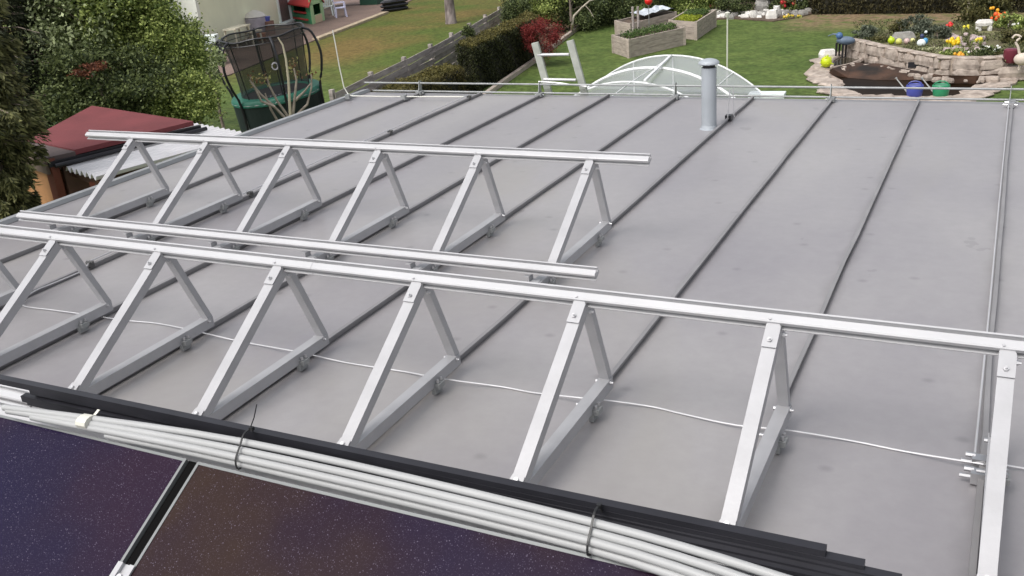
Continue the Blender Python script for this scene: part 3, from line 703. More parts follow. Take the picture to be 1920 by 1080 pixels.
bush(235, 35, 15.8, (.85, .85, .75), 15000, .065, LV2, 'bright green tree crown at the top left, left of the pale house', 13, 50, name='leafy_tree', cat='tree')
bush(190, 160, 15.0, (.95, .8, .55), 15000, .06, LV3, 'dark green shrub directly behind the red shed roof', 14, 50)
bush(305, 120, 15.5, (.66, .66, .80), 15000, .055, LV2, 'mid green shrub right of the shed with pale young leaves', 15, 55)
bush(255, 125, 16.0, (.6, .6, .6), 9000, .06, LV1, 'variegated cream and green shrub behind the red shed roof', 16, 50)
bush(345, 80, 16.2, (.40, .40, .36), 6500, .055, LV1, 'pale flowering shrub in front of the house corner', 17, 40)
bush(350, 190, 14.6, (.45, .45, .42), 8000, .05, LV2, 'low shrub with pale leaf tips between the shed and the trampoline', 18, 45)
bush(175, 130, 14.3, (.30, .3, .10), 420, .05, leafmat('red_leaves', (.10, .035, .02), (.18, .07, .04), .3, .7), 'small patch of red-leaved shrub behind the red shed roof', 19, 10, stem=False)
bush(395, 130, 20.5, (.3, .3, .45), 1600, .06, LV1, 'thin pale shrub at the corner of the patio beside the trampoline', 20, 20)
bush(110, -70, 18, (1.3, 1.2, .9), 9000, .09, LV2, 'tall tree crown at the top left photo edge', 21, 50, name='leafy_tree', cat='tree')

# ============================================================ NEIGHBOUR'S HOUSE AND PATIO
HW = mat('pale_green_render', (.84, .84, .64), .9, 0, .04, 2, .1)
hA = Vector(G(388, 100)); hB = Vector(G(549, 40)); hd = (hB-hA).normalized(); hn = Vector((hd.y, -hd.x, 0))
if hn.x < 0: hn = -hn
ho = thing('neighbour_house', hA, 'pale green rendered house wall with a curtained glass door at the upper left', 'house')
def hp(s, off=0, z=0): q = hA+hd*s+hn*off; return Vector((q.x, q.y, GZ+z))
Ld = (hB-hA).length
def wallx(s0, s1, o0, z0, z1, m, name, par=ho, th=.2): return part(name, MB().bar(hp(s0, o0-th/2, (z0+z1)/2), hp(s1, o0-th/2, (z0+z1)/2), th, z1-z0), m, par)
sd0 = ((G(506, 50)-hA).dot(hd)); sd1 = ((G(549, 40)-hA).dot(hd))
wallx(-.0, sd0, 0, 0, 5, HW, 'wall'); wallx(sd1, 14, 0, 0, 5, HW, 'wall'); wallx(sd0, sd1, 0, 2.3, 5, HW, 'wall')
part('corner_return', MB().bar(hp(0, -.02, 2.5), hp(0, -3.5, 2.5), .2, 5), mat('pale_cream_render', (.88, .88, .80), .9), ho)
wallx(-.22, 0, .05, 0, 5, mat('pale_cream_render', (.62, .62, .52), .9), 'corner_pilaster', th=.3)
dr = wallx(sd0+.08, sd1-.08, -.05, .12, 2.2, mat('brown_curtain', (.16, .11, .10), .8, 0, .3, 9, stretch=(6, 6, .3)), 'patio_door', th=.05)
for s_ in (sd0+.05, sd1-.05): part('door_frame', MB().box(hp(s_, .0, 1.15), (.11, .14, 2.3), Matrix.Rotation(math.atan2(hd.y, hd.x), 3, 'Z')), WHITEP, dr)
part('door_sill', MB().bar(hp(sd0-.05, .12, .06), hp(sd1+.05, .12, .06), .35, .12), WHITEP, dr)
wh = thing('white_annex', hp(-1.5, -1.5), 'white annex with a dark window seen between the tree and the pale green house', 'annex')
part('wall', MB().box(hp(-1.5, -2.4, 2.0), (2.6, 2.0, 4.0), Matrix.Rotation(math.atan2(hd.y, hd.x), 3, 'Z')), mat('white_wall', (.74, .73, .77), .8), wh)
part('window', MB().box(hp(-.5, -1.36, 2.0), (.4, .05, .55), Matrix.Rotation(math.atan2(hd.y, hd.x), 3, 'Z')), BLACKM, wh)

# patio
PAV = bpy.data.materials.new('brick_paving'); PAV.use_nodes = True
_t = PAV.node_tree; _b = _t.nodes['Principled BSDF']; _b.inputs['Roughness'].default_value = .9
_g = _t.nodes.new('ShaderNodeNewGeometry'); _m = _t.nodes.new('ShaderNodeMapping'); _m.inputs['Rotation'].default_value = (0, 0, 1.2); _m.inputs['Scale'].default_value = (3.2, 3.2, 3.2)
_k = _t.nodes.new('ShaderNodeTexBrick'); _k.inputs['Color1'].default_value = (.24, .15, .12, 1); _k.inputs['Color2'].default_value = (.30, .21, .17, 1); _k.inputs['Mortar'].default_value = (.17, .13, .11, 1); _k.inputs['Mortar Size'].default_value = .03
_n = _t.nodes.new('ShaderNodeTexNoise'); _n.inputs['Scale'].default_value = .8; _x = _t.nodes.new('ShaderNodeMix'); _x.data_type = 'RGBA'; _x.blend_type = 'MULTIPLY'; _x.inputs[0].default_value = .5
_t.links.new(_g.outputs['Position'], _m.inputs[0]); _t.links.new(_m.outputs[0], _k.inputs[0]); _t.links.new(_g.outputs['Position'], _n.inputs[0]); _t.links.new(_k.outputs[0], _x.inputs[6]); _t.links.new(_n.outputs[0], _x.inputs[7]); _t.links.new(_x.outputs[2], _b.inputs[0])
pt = [G2(*q) for q in ((372, 112), (395, 150), (430, 142), (520, 105), (592, 76), (660, 50), (724, 25), (790, -8), (760, -40), (560, -10), (549, 44), (505, 55))]
struct('patio', MB().poly(pt, GZ-.05, GZ+.03), PAV, label='reddish brick patio in front of the neighbour house')
kerb = [G(*q) for q in ((592, 76), (660, 50), (724, 25))]
kt = thing('patio_edging', kerb[0], 'pale stone edging strip along the patio and the worn lawn', 'edging')
for a, b in zip(kerb, kerb[1:]):
    n_ = 5
    for k in range(n_):
        p, q = a.lerp(b, k/n_), a.lerp(b, (k+.96)/n_); part('edging_stone', MB().bar(p+Vector((0, 0, .04)), q+Vector((0, 0, .04)), .28, .09), mat('sandy_stone', (.42, .34, .24), .9, 0, .2, 6), kt)

# play house
ph = thing('playhouse', G(585, 47), 'small green plastic playhouse with a red roof beside the patio door', 'playhouse')
GRN = mat('green_plastic', (.055, .30, .15), .45); PGRN = mat('pale_green_plastic', (.38, .58, .30), .5); RED = mat('red_plastic', (.48, .05, .05), .45)
f0, f1, f2 = G(551, 49), G(588, 49), G(608, 38)
f1 = G(586, 47); f0 = G(549, 40); f2 = G(609, 39)
back = f0+(f2-f1)
base = [(p.x, p.y) for p in (f0, f1, f2, back)]
hgt = .86
def face(a, b, z0, z1, m, nm, th=.04, par=ph, off=0):
    a, b = Vector(a), Vector(b); return part(nm, MB().bar((a.x, a.y, GZ+(z0+z1)/2), (b.x, b.y, GZ+(z0+z1)/2), th, z1-z0), m, par)
face(f0, f1, 0, .38, GRN, 'front_wall'); face(f0, f0.lerp(f1, .16), .38, hgt, GRN, 'front_wall'); face(f1.lerp(f0, .2), f1, .38, hgt, GRN, 'front_wall')
face(f1, f2, 0, .36, PGRN, 'side_wall'); face(f1, f1.lerp(f2, .22), .36, hgt, PGRN, 'side_wall'); face(f2.lerp(f1, .2), f2, .36, hgt, PGRN, 'side_wall'); face(f1, f2, hgt-.08, hgt+.36, PGRN, 'side_wall')
face(back, f0, 0, hgt, GRN, 'back_wall'); face(f2, back, 0, hgt, GRN, 'back_wall')
out = (f1-f2).normalized(); outx = (f1-f0).normalized()
face(f0.lerp(f1, .15)+out*.05, f0.lerp(f1, .85)+out*.05, .17, .22, RED, 'shelf', .16)
face(f0.lerp(f1, .2)+out*.05, f0.lerp(f1, .8)+out*.05, .44, .49, RED, 'shelf', .12)
face(f1.lerp(f2, .25)+outx*.03, f1.lerp(f2, .8)+outx*.03, .0, .34, mat('cream_plastic', (.62, .50, .33), .5), 'half_door', .03)
rfm = MB(); mid0 = f0.lerp(f1, .5)
e1a, e1b = f0+out*.18-outx*.1, f1+out*.18+outx*.1; rdg0, rdg1 = f0.lerp(back, .5)-outx*.1, f1.lerp(f2, .5)+outx*.1; e2a, e2b = back-out*.18-outx*.1, f2-out*.18+outx*.1
rfm.add([(p.x, p.y, GZ+z) for p, z in ((e1a, hgt-.08), (e1b, hgt-.08), (rdg1, hgt+.55), (rdg0, hgt+.55), (e2b, hgt-.08), (e2a, hgt-.08), (e1a, hgt-.14), (e1b, hgt-.14), (rdg1, hgt+.49), (rdg0, hgt+.49), (e2b, hgt-.14), (e2a, hgt-.14))], [(0, 1, 2, 3), (3, 2, 4, 5), (7, 6, 9, 8), (8, 9, 11, 10), (0, 6, 7, 1), (1, 7, 8, 2), (2, 8, 10, 4), (4, 10, 11, 5), (0, 3, 9, 6), (3, 5, 11, 9)])
part('roof', rfm, RED, ph)

# chairs and table
def garden_chair(p, rz, m, label, seed=0, arms=True):
    t = thing('garden_chair', p, label, 'chair', 'plastic chairs on the patio', local=True, rz=rz)
    part('seat', MB().box((0, 0, .42), (.46, .44, .03)), m, t)
    b = MB()
    for k in range(5): b.box((-.17+.085*k, .23+.02, .68), (.055, .02, .48), Matrix.Rotation(-.12, 3, 'X'))
    b.box((0, .275, .90), (.44, .03, .07)); part('backrest', b, m, t)
    for x in (-.22, .22):
        for y in (-.2, .2): part('leg', MB().bar((x*.95, y*.95, .42), (x*1.15, y*1.15, 0), .045, .045), m, t)
        part('armrest', MB().box((x*1.1, 0, .64), (.05, .46, .03)).box((x*1.1, -.2, .53), (.04, .04, .22)), m, t)
    return t
garden_chair(G(640, 33), 2.3, mat('lilac_white_plastic', (.62, .62, .80), .5), 'white plastic garden chair standing on the brick patio')
garden_chair(G(616, 30), 3.6, WHITEP, 'white plastic garden chair half hidden behind the playhouse')
tb = thing('blue_tarpaulin', G(650, 12), 'blue folded lounger with white legs at the top edge by the garden chair', 'lounger')
BLU = mat('blue_plastic', (.09, .12, .45), .5)
q = G(655, 12); part('seat', MB().bar(q+Vector((-.9, -.2, .45)), q+Vector((.7, .5, .30)), .6, .05), BLU, tb)
for dx in (-.6, .4): part('leg', MB().bar(q+Vector((dx, 0, .4)), q+Vector((dx, 0, 0)), .05, .05), WHITEP, tb)
bx = thing('storage_box', G(700, 8), 'dark green garden storage box at the far end of the patio', 'box')
part('body', MB().box(G(698, 9)+Vector((0, 0, .25)), (1.0, .6, .5), taper=.97), mat('dark_green_plastic', (.015, .06, .04), .5), bx); part('lid', MB().box(G(698, 9)+Vector((0, 0, .53)), (1.04, .64, .06)), mat('dark_green_plastic', (.015, .06, .04), .5), bx)
pl = thing('black_tyre_stack', G(740, 20), 'black ribbed planter trough on the lawn at the end of the patio', 'planter')
q = G(741, 20)
for k in range(3): part('rib', MB().rock(q+Vector((0, 0, .02+.16*k)), (1.35, .62, .15), 1.1, .04, 12), BLACKM, pl)
part('soil', MB().box(q+Vector((0, 0, .47)), (.5, .3, .03)), SOIL, pl)
# bench table, grill cover, small tables by the wall
def table(p, w, d, h, rz, m, label, name='garden_table'):
    t = thing(name, p, label, 'table', local=True, rz=rz)
    part('table_top', MB().box((0, 0, h), (w, d, .05)), m, t)
    for x in (-1, 1):
        for y in (-1, 1): part('leg', MB().bar((x*(w/2-.08), y*(d/2-.06), h), (x*(w/2-.04), y*(d/2-.04), 0), .06, .06), m, t)
    return t
CREAM = mat('cream_paint', (.62, .58, .46), .6, 0, .1, 6)
table(G(450, 88), 1.35, .5, .70, math.atan2(hd.y, hd.x), CREAM, 'cream wooden table against the pale green house wall')
table(G(478, 84), .5, .5, .5, 1.4, CREAM, 'small cream stool between the wooden table and the patio door', 'stool')
gc = thing('covered_grill', G(482, 58), 'round grill under a grey-lilac cover beside the patio door', 'grill')
q = G(484, 68); part('cover', MB().lathe([(.34, .05), (.42, .4), (.44, .7), (.30, .85), (.08, .95), (.001, .97)], q, 16), mat('lilac_cover', (.36, .33, .38), .7, 0, .2, 4, .3, 12), gc, smooth=True)
part('lid_sheet', MB().lathe([(.45, .75), (.34, .88), (.1, .99), (.001, 1.0)], q, 16), mat('pale_sheet', (.60, .57, .53), .7), gc, smooth=True)
bc = single('blue_tub', MB().lathe([(.17, 0), (.22, .16), (.2, .17)], G(502, 66)+Vector((0, 0, .54)), 12), BLU, 'small blue tub on the boxes beside the patio door', 'tub')
single('wooden_crate', MB().box(G(502, 66)+Vector((0, 0, .27)), (.5, .4, .54)), mat('brown_crate', (.22, .12, .09), .8, 0, .3, 8), 'brown crate under the blue tub beside the patio door', 'crate')
single('terracotta_pot', MB().lathe([(.13, 0), (.18, .3), (.2, .31)], G(492, 78), 12), mat('terracotta', (.32, .13, .07), .8), 'terracotta pot beside the cream stool', 'pot')
for (x, y, w_, d_, h_, lb) in ((300, 52, 1.1, .6, .85, 'white plastic table partly hidden behind the pale shrub left of the house corner'),):
    table(G(x, y+40), w_, d_, h_, .3, WHITEP, lb)
sc = thing('trolley_box', G(405, 128), 'white box trolley with a dark bag at the patio corner left of the trampoline', 'trolley')
q = G(404, 122); part('box', MB().box(q+Vector((-.15, 0, .75)), (.65, .5, .4), Matrix.Rotation(.5, 3, 'Z')), WHITEP, sc); part('bag', MB().rock(q+Vector((.25, -.1, .1)), (.45, .4, .6), 0, .1), BLACKM, sc)
for dx in (-.35, .1): part('leg', MB().box(q+Vector((dx, 0, .28)), (.05, .05, .56)), GALV, sc)

# ============================================================ TRAMPOLINE
TC = G(524, 172, -1.68); TR = .96
tr = thing('trampoline', (TC.x, TC.y, GZ), 'round trampoline with dark green rim pad and tall black safety net', 'trampoline')
TGR = mat('green_pad', (.012, .115, .075), .5, 0, .08, 4); NET = glass_mat('net_mesh', (.010, .012, .011), .60, .9)
NET2 = glass_mat('sheer_net', (.05, .04, .035), .35, .9)
zt = -1.68
part('rim_pad', MB().lathe([(TR-.26, zt+.01), (TR-.24, zt+.05), (TR-.02, zt+.05), (TR+.02, zt), (TR+.02, zt-.07), (TR-.02, zt-.09), (TR-.24, zt-.0)], (TC.x, TC.y, 0), 40), TGR, tr, smooth=True)
mt = part('jump_mat', MB().lathe([(.001, zt+.012), (TR-.25, zt+.02), (TR-.25, zt-.01)], (TC.x, TC.y, 0), 36), mat('jump_mat', (.022, .020, .024), .6), tr)
ringp = [(TC.x+TR*math.cos(k*math.pi/14), TC.y+TR*math.sin(k*math.pi/14), zt-.03) for k in range(28)]
part('frame_ring', MB().tube(ringp, .025, 6, closed=True), GALV, tr)
ztop = -.40; NR = TR*.93
pole_ang = [k*math.pi/3+.35 for k in range(6)]
skirt = MB(); N_ = 48
for k in range(N_):
    a0, a1 = 2*math.pi*k/N_, 2*math.pi*(k+1)/N_
    def w(a, z, r): return (TC.x+r*math.cos(a), TC.y+r*math.sin(a), z)
    skirt.add([w(a0, zt-.05, TR), w(a1, zt-.05, TR), w(a1, GZ+.08, TR*.98), w(a0, GZ+.08, TR*.98)], [(0, 1, 2, 3)])
part('skirt', skirt, mat('skirt_cloth', (.004, .014, .011), .7), tr)
def netband(z0, z1, r0, r1, m, nm):
    mb = MB(); M_ = 5
    for j in range(M_):
        for k in range(N_):
            vs = []
            for a, jj in ((k, j), (k+1, j), (k+1, j+1), (k, j+1)):
                t_ = jj/M_; A_ = 2*math.pi*a/N_; r = r0+(r1-r0)*t_-.06*math.sin(math.pi*t_)
                vs.append((TC.x+r*math.cos(A_), TC.y+r*math.sin(A_), z0+(z1-z0)*t_))
            mb.add(vs, [(0, 1, 2, 3)])
    return part(nm, mb, m, tr)
netband(zt+.04, ztop, TR-.22, NR, NET, 'net')
part('top_hoop', MB().tube([(TC.x+NR*math.cos(k*math.pi/18), TC.y+NR*math.sin(k*math.pi/18), ztop+.02*math.cos(k*math.pi/18*6)) for k in range(36)], .019, 6, closed=True), BLACKM, tr)
part('top_cord', MB().tube([(TC.x+(NR+.015)*math.cos(k*math.pi/18), TC.y+(NR+.015)*math.sin(k*math.pi/18), ztop-.10) for k in range(36)], .008, 5, closed=True), BLACKM, tr)
for a in pole_ang:
    ca, sa = math.cos(a), math.sin(a)
    def w(r, z): return Vector((TC.x+r*ca, TC.y+r*sa, z))
    part('net_pole', MB().tube(smooth_pts([w(TR+.03, GZ), w(TR+.04, zt), w(TR+.15, zt+.35), w(TR+.22, zt+.75), w(TR+.12, ztop-.12), w(NR, ztop)], 4), .027, 7), BLACKM, tr, smooth=True)
    part('leg', MB().tube([w(TR-.03, zt-.04), w(TR-.03, GZ)], .022, 6), GALV, tr)
    part('net_strap', MB().tube([w(NR, ztop), w(TR*.86, -.9), w(TR-.2, zt+.05)], .012, 5), BLACKM, tr)
# unreadable pale print on the mat and a round mark on the net
fc = bpy.data.curves.new('mat_print', 'FONT'); fc.body = 'ACTION'; fc.size = .26; fc.align_x = 'CENTER'; fc.align_y = 'CENTER'
fo = bpy.data.objects.new('tmp', fc); COL.objects.link(fo); dg = bpy.context.evaluated_depsgraph_get(); fm = bpy.data.meshes.new_from_object(fo.evaluated_get(dg)); bpy.data.objects.remove(fo)
fm.materials.clear(); fm.materials.append(mat('print_grey', (.42, .40, .46), .7)); fo = bpy.data.objects.new('mat_print', fm); COL.objects.link(fo); fo.parent = tr
fo.location = (.25, -.40, zt-GZ+.026); fo.rotation_euler = (0, 0, .75)
na = math.atan2(CAM.y-TC.y, CAM.x-TC.x)+.12
nm = MB(); c = Vector((TC.x+(TR*.99)*math.cos(na), TC.y+(TR*.99)*math.sin(na), -.98))
nm.tube([c+Vector((-math.sin(na)*.06*math.cos(k), math.cos(na)*.06*math.cos(k), .07*math.sin(k))) for k in [j*math.pi/6 for j in range(12)]], .014, 5, closed=True)
part('net_emblem', nm, mat('print_grey', (.42, .40, .46), .7), tr)

_ax = Vector((TC.x-CAM.x, TC.y-CAM.y, 0)).normalized(); _sd = Vector((_ax.y, -_ax.x, 0))
tr.rotation_mode = 'QUATERNION'; tr.rotation_quaternion = (Matrix.Rotation(R_(-4.5), 3, _ax) @ Matrix.Rotation(R_(1.2), 3, _sd)).to_quaternion()
# pruned shrub with bare branches before the trampoline
FB = mat('fig_bark', (.34, .29, .24), .8, 0, .3, 10, .4, 40)
rnd = random.Random(4)
bs = thing('bare_shrub', G(545, 205, -1.9), 'pruned shrub with bare pale branches in front of the trampoline', 'shrub')
bp_ = at(548, 232, 17.5); bp_.z = GZ
def P2(x, y, D=17.5): return at(x, y, D)
trunk = [(548, 250), (546, 222)]
brs = [[(546, 240), (543, 190), (541, 150), (536, 110), (530, 84), (521, 70)], [(543, 230), (512, 198), (488, 176), (476, 160), (470, 145)], [(545, 225), (520, 190), (505, 160), (500, 144)],
       [(548, 228), (553, 180), (556, 150), (551, 128)], [(550, 222), (576, 196), (584, 165), (584, 140)], [(552, 190), (572, 170), (583, 156)], [(515, 200), (490, 190), (478, 165), (468, 150)], [(525, 235), (508, 205), (497, 175)]]
for k, b in enumerate(brs):
    part('branch', MB().tube([P2(x, y, 17.3+.2*(k % 3)) for x, y in b], .028, 6, .012), mat('cut_wood', (.58, .52, .38), .8) if k == 0 else FB, bs, smooth=True)
part('trunk', MB().tube([(bp_.x, bp_.y, GZ), P2(546, 232)], .07, 8, .04), FB, bs)
lf = MB()
for (x, y) in ((470, 143), (474, 152), (500, 142), (497, 150), (551, 128), (584, 138), (548, 118), (490, 150), (556, 140), (543, 125)):
    for _ in range(14): lf.leaf(P2(x, y)+Vector((rnd.gauss(0, .05), rnd.gauss(0, .05), rnd.gauss(0, .05))), .06, .6, None, rnd)
part('leaves', lf, leafmat('budding_leaves', (.22, .10, .06), (.30, .30, .12), .2, .9), bs)
bush(520, 262, 16.5, (.75, .3, .14), 1500, .05, LV3, 'dark low growth at the foot of the bare shrub', 31, 15, stem=False)

# ============================================================ BOARD FENCE
fc_ = [(675, 150), (790, 97), (862, 58), (952, 8)]
fp = [G(x, y, -1.50) for x, y in fc_]
fn = thing('board_fence', fp[0], 'weathered grey board fence between the worn lawn and the clipped hedge', 'fence')
a0 = fp[0]+(fp[0]-fp[1])*.35; line = [a0]+fp+[fp[-1]+(fp[-1]-fp[-2])*.5]
def along(L, d):
    for a, b in zip(L, L[1:]):
        s_ = (b-a).length
        if d <= s_: return a.lerp(b, d/s_), (b-a).normalized()
        d -= s_
    return L[-1], (L[-1]-L[-2]).normalized()
tot = sum((b-a).length for a, b in zip(line, line[1:])); rnd = random.Random(8); nb = int(tot/1.9)
for k in range(nb+1):
    p, d = along(line, k*1.9); part('post', MB().box((p.x-.05, p.y, GZ+.52), (.09, .09, 1.06)), WOODG, fn)
for k in range(nb):
    p, d = along(line, k*1.9); q, _ = along(line, (k+1)*1.9-.02)
    for j in range(7):
        z = GZ+.07+j*.142; o = rnd.uniform(-.015, .015)
        part('board', MB().bar((p.x+.02+(j % 2)*.025, p.y, z+o), (q.x+.02+(j % 2)*.025, q.y, z-o+rnd.uniform(-.02, .02)), .02, .132), WOODG, fn)

# ============================================================ HEDGES, MAPLE, DARK SHRUBS
def hedge(name, poly, z1, n, size, mside, label, seed, top=None):
    rnd = random.Random(seed); xs = [p[0] for p in poly]; ys = [p[1] for p in poly]
    t = thing(name, (sum(xs)/len(xs), sum(ys)/len(ys), GZ), label, 'hedge')
    core = MB(); cx_, cy_ = sum(xs)/len(xs), sum(ys)/len(ys)
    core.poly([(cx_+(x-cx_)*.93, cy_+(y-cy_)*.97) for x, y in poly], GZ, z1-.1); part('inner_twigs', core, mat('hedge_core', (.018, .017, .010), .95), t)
    mb = MB(); mt_ = MB(); m = len(poly)
    per = [(Vector(poly[i]), Vector(poly[(i+1) % m])) for i in range(m)]; lens = [(b-a).length for a, b in per]
    for _ in range(n):
        if rnd.random() < .72:
            a, b = rnd.choices(per, lens)[0]; s_ = rnd.random(); q = a.lerp(b, s_); z = GZ+rnd.random()*(z1-GZ); b_ = .05*math.sin(q.y*5+z*4)+rnd.gauss(0, .035)
            nrm = Vector((b.y-a.y, a.x-b.x)).normalized(); q = q+nrm*b_
            mb.leaf((q.x, q.y, z), size*rnd.uniform(.6, 1.5), .45, (rnd.gauss(0, .6), rnd.gauss(0, .6), rnd.gauss(.2, 1)), rnd)
        else:
            i = rnd.randrange(1, m-1); u, w_ = rnd.random(), rnd.random()
            if u+w_ > 1: u, w_ = 1-u, 1-w_
            A_, B_, C2 = Vector(poly[0]), Vector(poly[i]), Vector(poly[i+1]); q = A_+(B_-A_)*u+(C2-A_)*w_
            mt_.leaf((q.x, q.y, z1+rnd.gauss(0, .035)+.03*math.sin(q.y*4)), size*rnd.uniform(.6, 1.4), .5, (rnd.gauss(0, 1), rnd.gauss(0, 1), rnd.gauss(.4, .5)), rnd)
    part('side_foliage', mb, mside, t); part('top_foliage', mt_, top or mside, t); return t
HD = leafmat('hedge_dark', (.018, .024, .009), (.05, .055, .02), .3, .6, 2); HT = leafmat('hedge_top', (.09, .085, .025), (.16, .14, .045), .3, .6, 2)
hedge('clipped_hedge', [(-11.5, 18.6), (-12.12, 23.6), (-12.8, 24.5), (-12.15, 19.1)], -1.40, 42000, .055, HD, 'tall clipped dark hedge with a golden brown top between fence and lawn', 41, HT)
HB = leafmat('hedge_brown', (.055, .048, .018), (.11, .095, .035), .35, .6, 2)
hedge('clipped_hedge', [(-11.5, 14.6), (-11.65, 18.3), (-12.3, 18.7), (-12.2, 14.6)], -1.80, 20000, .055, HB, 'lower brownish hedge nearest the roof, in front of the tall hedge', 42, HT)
c = G(1015, 68, -1.7); 
rm = thing('japanese_maple', (c.x, c.y, GZ), 'rounded dark red japanese maple at the far end of the clipped hedge', 'tree')
rr_ = random.Random(43); mp_ = MB()
crown(mp_, (c.x, c.y, -1.72), (.52, .52, .52), 9000, .05, 45, rr_, .25, .3, up=-.3)
part('crown', mp_, leafmat('maple_leaves', (.15, .022, .022), (.26, .045, .04), .3, .6, 3), rm); part('trunk', limbs(MB(), (c.x, c.y, GZ), (c.x, c.y, -1.6), .05, 8, .4, rr_), BARK, rm)
ED = [(-13.35, 30.0), (-11.85, 22.6), (-11.2, 19.0), (-10.6, 16)]
et = thing('timber_edging', (-11.9, 23, GZ), 'narrow pale timber edging between the green lawn and the hedge bed', 'edging')
for a, b in zip(ED, ED[1:]):
    L = math.dist(a, b); k = max(1, int(L/1.2))
    for i in range(k):
        p = Vector((a[0]+(b[0]-a[0])*i/k, a[1]+(b[1]-a[1])*i/k, GZ+.05)); q = Vector((a[0]+(b[0]-a[0])*(i+.985)/k, a[1]+(b[1]-a[1])*(i+.985)/k, GZ+.05)); part('edging_board', MB().bar(p, q, .11, .12), WOODP, et)
e2 = [G(1092, 45), G(1160, 38)]
part('edging_board', MB().bar(e2[0]+Vector((0, 0, .05)), e2[1]+Vector((0, 0, .05)), .09, .12), WOODP, et)
bed = MB().poly([(-11.9, 22.6), (-13.4, 30.0), (-16.0, 30.5), (-12.9, 24.5), (-11.6, 17)], GZ-.02, GZ+.02); struct('planting_bed', bed, mat('leaf_litter', (.17, .10, .06), .95, 0, .35, 5, .7, 25), label='brown leaf strewn planting bed behind the timber edging')
for (x, y, D, r, n, sz, m, lb, sd) in (
    (1070, 12, 33, (.9, .9, .75), 7000, .09, LV3, 'dark green shrub behind the red maple', 51),
    (1115, 5, 34, (1.0, .9, .8), 8000, .09, LV3, 'dark green shrub behind the bare white-stemmed tree', 52),
    (1165, 5, 34.5, (.8, .8, .8), 6000, .09, LV3, 'dark shrub left of the raised beds at the top edge', 53),
    (1000, 5, 33, (1.1, .9, .5), 6000, .09, LV2, 'light green shrub above the red maple', 54),
    (965, 20, 31, (.45, .5, .5), 4500, .07, LV3, 'ivy-like dark shrub over the far end of the board fence', 55),
    (878, 58, 25.2, (.18, .18, .16), 900, .06, LV3, 'small dark tuft of ivy on the middle of the board fence', 56),
    (1300, -10, 36, (1.6, .8, .8), 9000, .09, LV2, 'yellow-green shrub behind the raised beds', 57),
    (1235, -12, 36, (1.0, .8, .9), 6000, .09, LV3, 'dark shrub between the raised beds at the top edge', 58)):
    bush(x, y, D, r, n, sz, m, lb, sd, 30)
bt = thing('bare_tree', G(1073, 60), 'slender bare tree with pale forked branches beside the red maple', 'tree')
def tp(x, y, D=30.5): return at(x, y, D)
g0 = G(1072, 58)
part('trunk', MB().tube([g0, tp(1073, 45), tp(1076, 30), tp(1090, 15), tp(1105, 2), tp(1115, -12)], .045, 6, .02), PALEBARK, bt, smooth=True)
part('branch', MB().tube([tp(1071, 40), tp(1069, 10), tp(1066, -20)], .04, 6, .02), BARK, bt); part('branch', MB().tube([tp(1097, 10), tp(1106, 20), tp(1113, 32)], .018, 5, .01), PALEBARK, bt); part('branch', MB().tube([tp(1105, 2), tp(1130, -6), tp(1160, -10)], .02, 5, .01), PALEBARK, bt)
# birch trunk on the neighbour's lawn
g0 = G(846, 44); bt = thing('birch_tree', g0, 'thick patchy tree trunk standing on the worn neighbouring lawn', 'tree')
up_ = Vector((0, 0, 1))
part('trunk', MB().tube([g0+Vector((0, 0, -.05)), g0+Vector((0, 0, .12)), g0+Vector((0, 0, .8)), g0+Vector((0, 0, 2.5)), g0+Vector((.1, 0, 5))], .24, 12, .12), mat('patchy_bark', (.10, .075, .07), .9, 0, .5, 5, .9, 12, col2=(.26, .22, .21), stretch=(1, 1, .4)), bt, smooth=True)
part('crown', crown(MB(), (g0.x, g0.y, 5.2), (2.2, 2.2, 2.0), 5000, .16, 40, random.Random(60)), LV2, bt)

# ============================================================ RAISED BEDS
def raised_bed(corners, z1, label, soilz=.06, plants=None, seed=0, wood=WOODP):
    cs = [Vector((x, y, 0)) for x, y in corners]; t = thing('raised_bed', (sum(c.x for c in cs)/4, sum(c.y for c in cs)/4, GZ), label, 'raised bed', 'wooden raised beds on the lawn')
    nbd = 3; hh = (z1-GZ)/nbd
    for i in range(4):
        a, b = cs[i], cs[(i+1) % 4]
        for k in range(nbd):
            part('plank', MB().bar((a.x, a.y, GZ+hh*(k+.5)), (b.x, b.y, GZ+hh*(k+.5)), .045, hh-.008), wood, t)
        part('corner_post', MB().box((a.x, a.y, (GZ+z1)/2+.005), (.085, .085, z1-GZ+.01), Matrix.Rotation(math.atan2(b.y-a.y, b.x-a.x), 3, 'Z')), wood, t)
    ctr = Vector((sum(c.x for c in cs)/4, sum(c.y for c in cs)/4, 0))
    part('soil', MB().poly([tuple((ctr+(c-ctr)*.95)[:2]) for c in cs], GZ+.1, z1-soilz), SOIL, t)
    return t, cs
BED_G = leafmat('bed_leaves', (.05, .10, .025), (.11, .17, .05), .3, .7)
YG = leafmat('yellow_green_leaves', (.20, .26, .02), (.34, .38, .04), .2, .7)
t, cs = raised_bed([(-9.33, 23.42), (-8.42, 25.50), (-9.17, 26.32), (-10.08, 24.24)], -2.0, 'pale wooden raised bed with a row of small green plants, nearest the roof')
def planting(par_label, cs, z, n, size, m, seed, inset=.15, cat='plants', height=.12, s0=0, s1=1, group=None, name='bed_plants'):
    rnd = random.Random(seed); mb = MB(); a, b, c_, d = cs
    for _ in range(n):
        u = inset+(1-2*inset)*rnd.random(); v_ = s0+(s1-s0)*rnd.random(); p = (a.lerp(b, v_)).lerp(d.lerp(c_, v_), u)
        mb.leaf((p.x, p.y, z+rnd.random()*height), size*rnd.uniform(.6, 1.3), .55, None, rnd)
    return tag(struct(name, mb, m, 'stuff'), par_label)
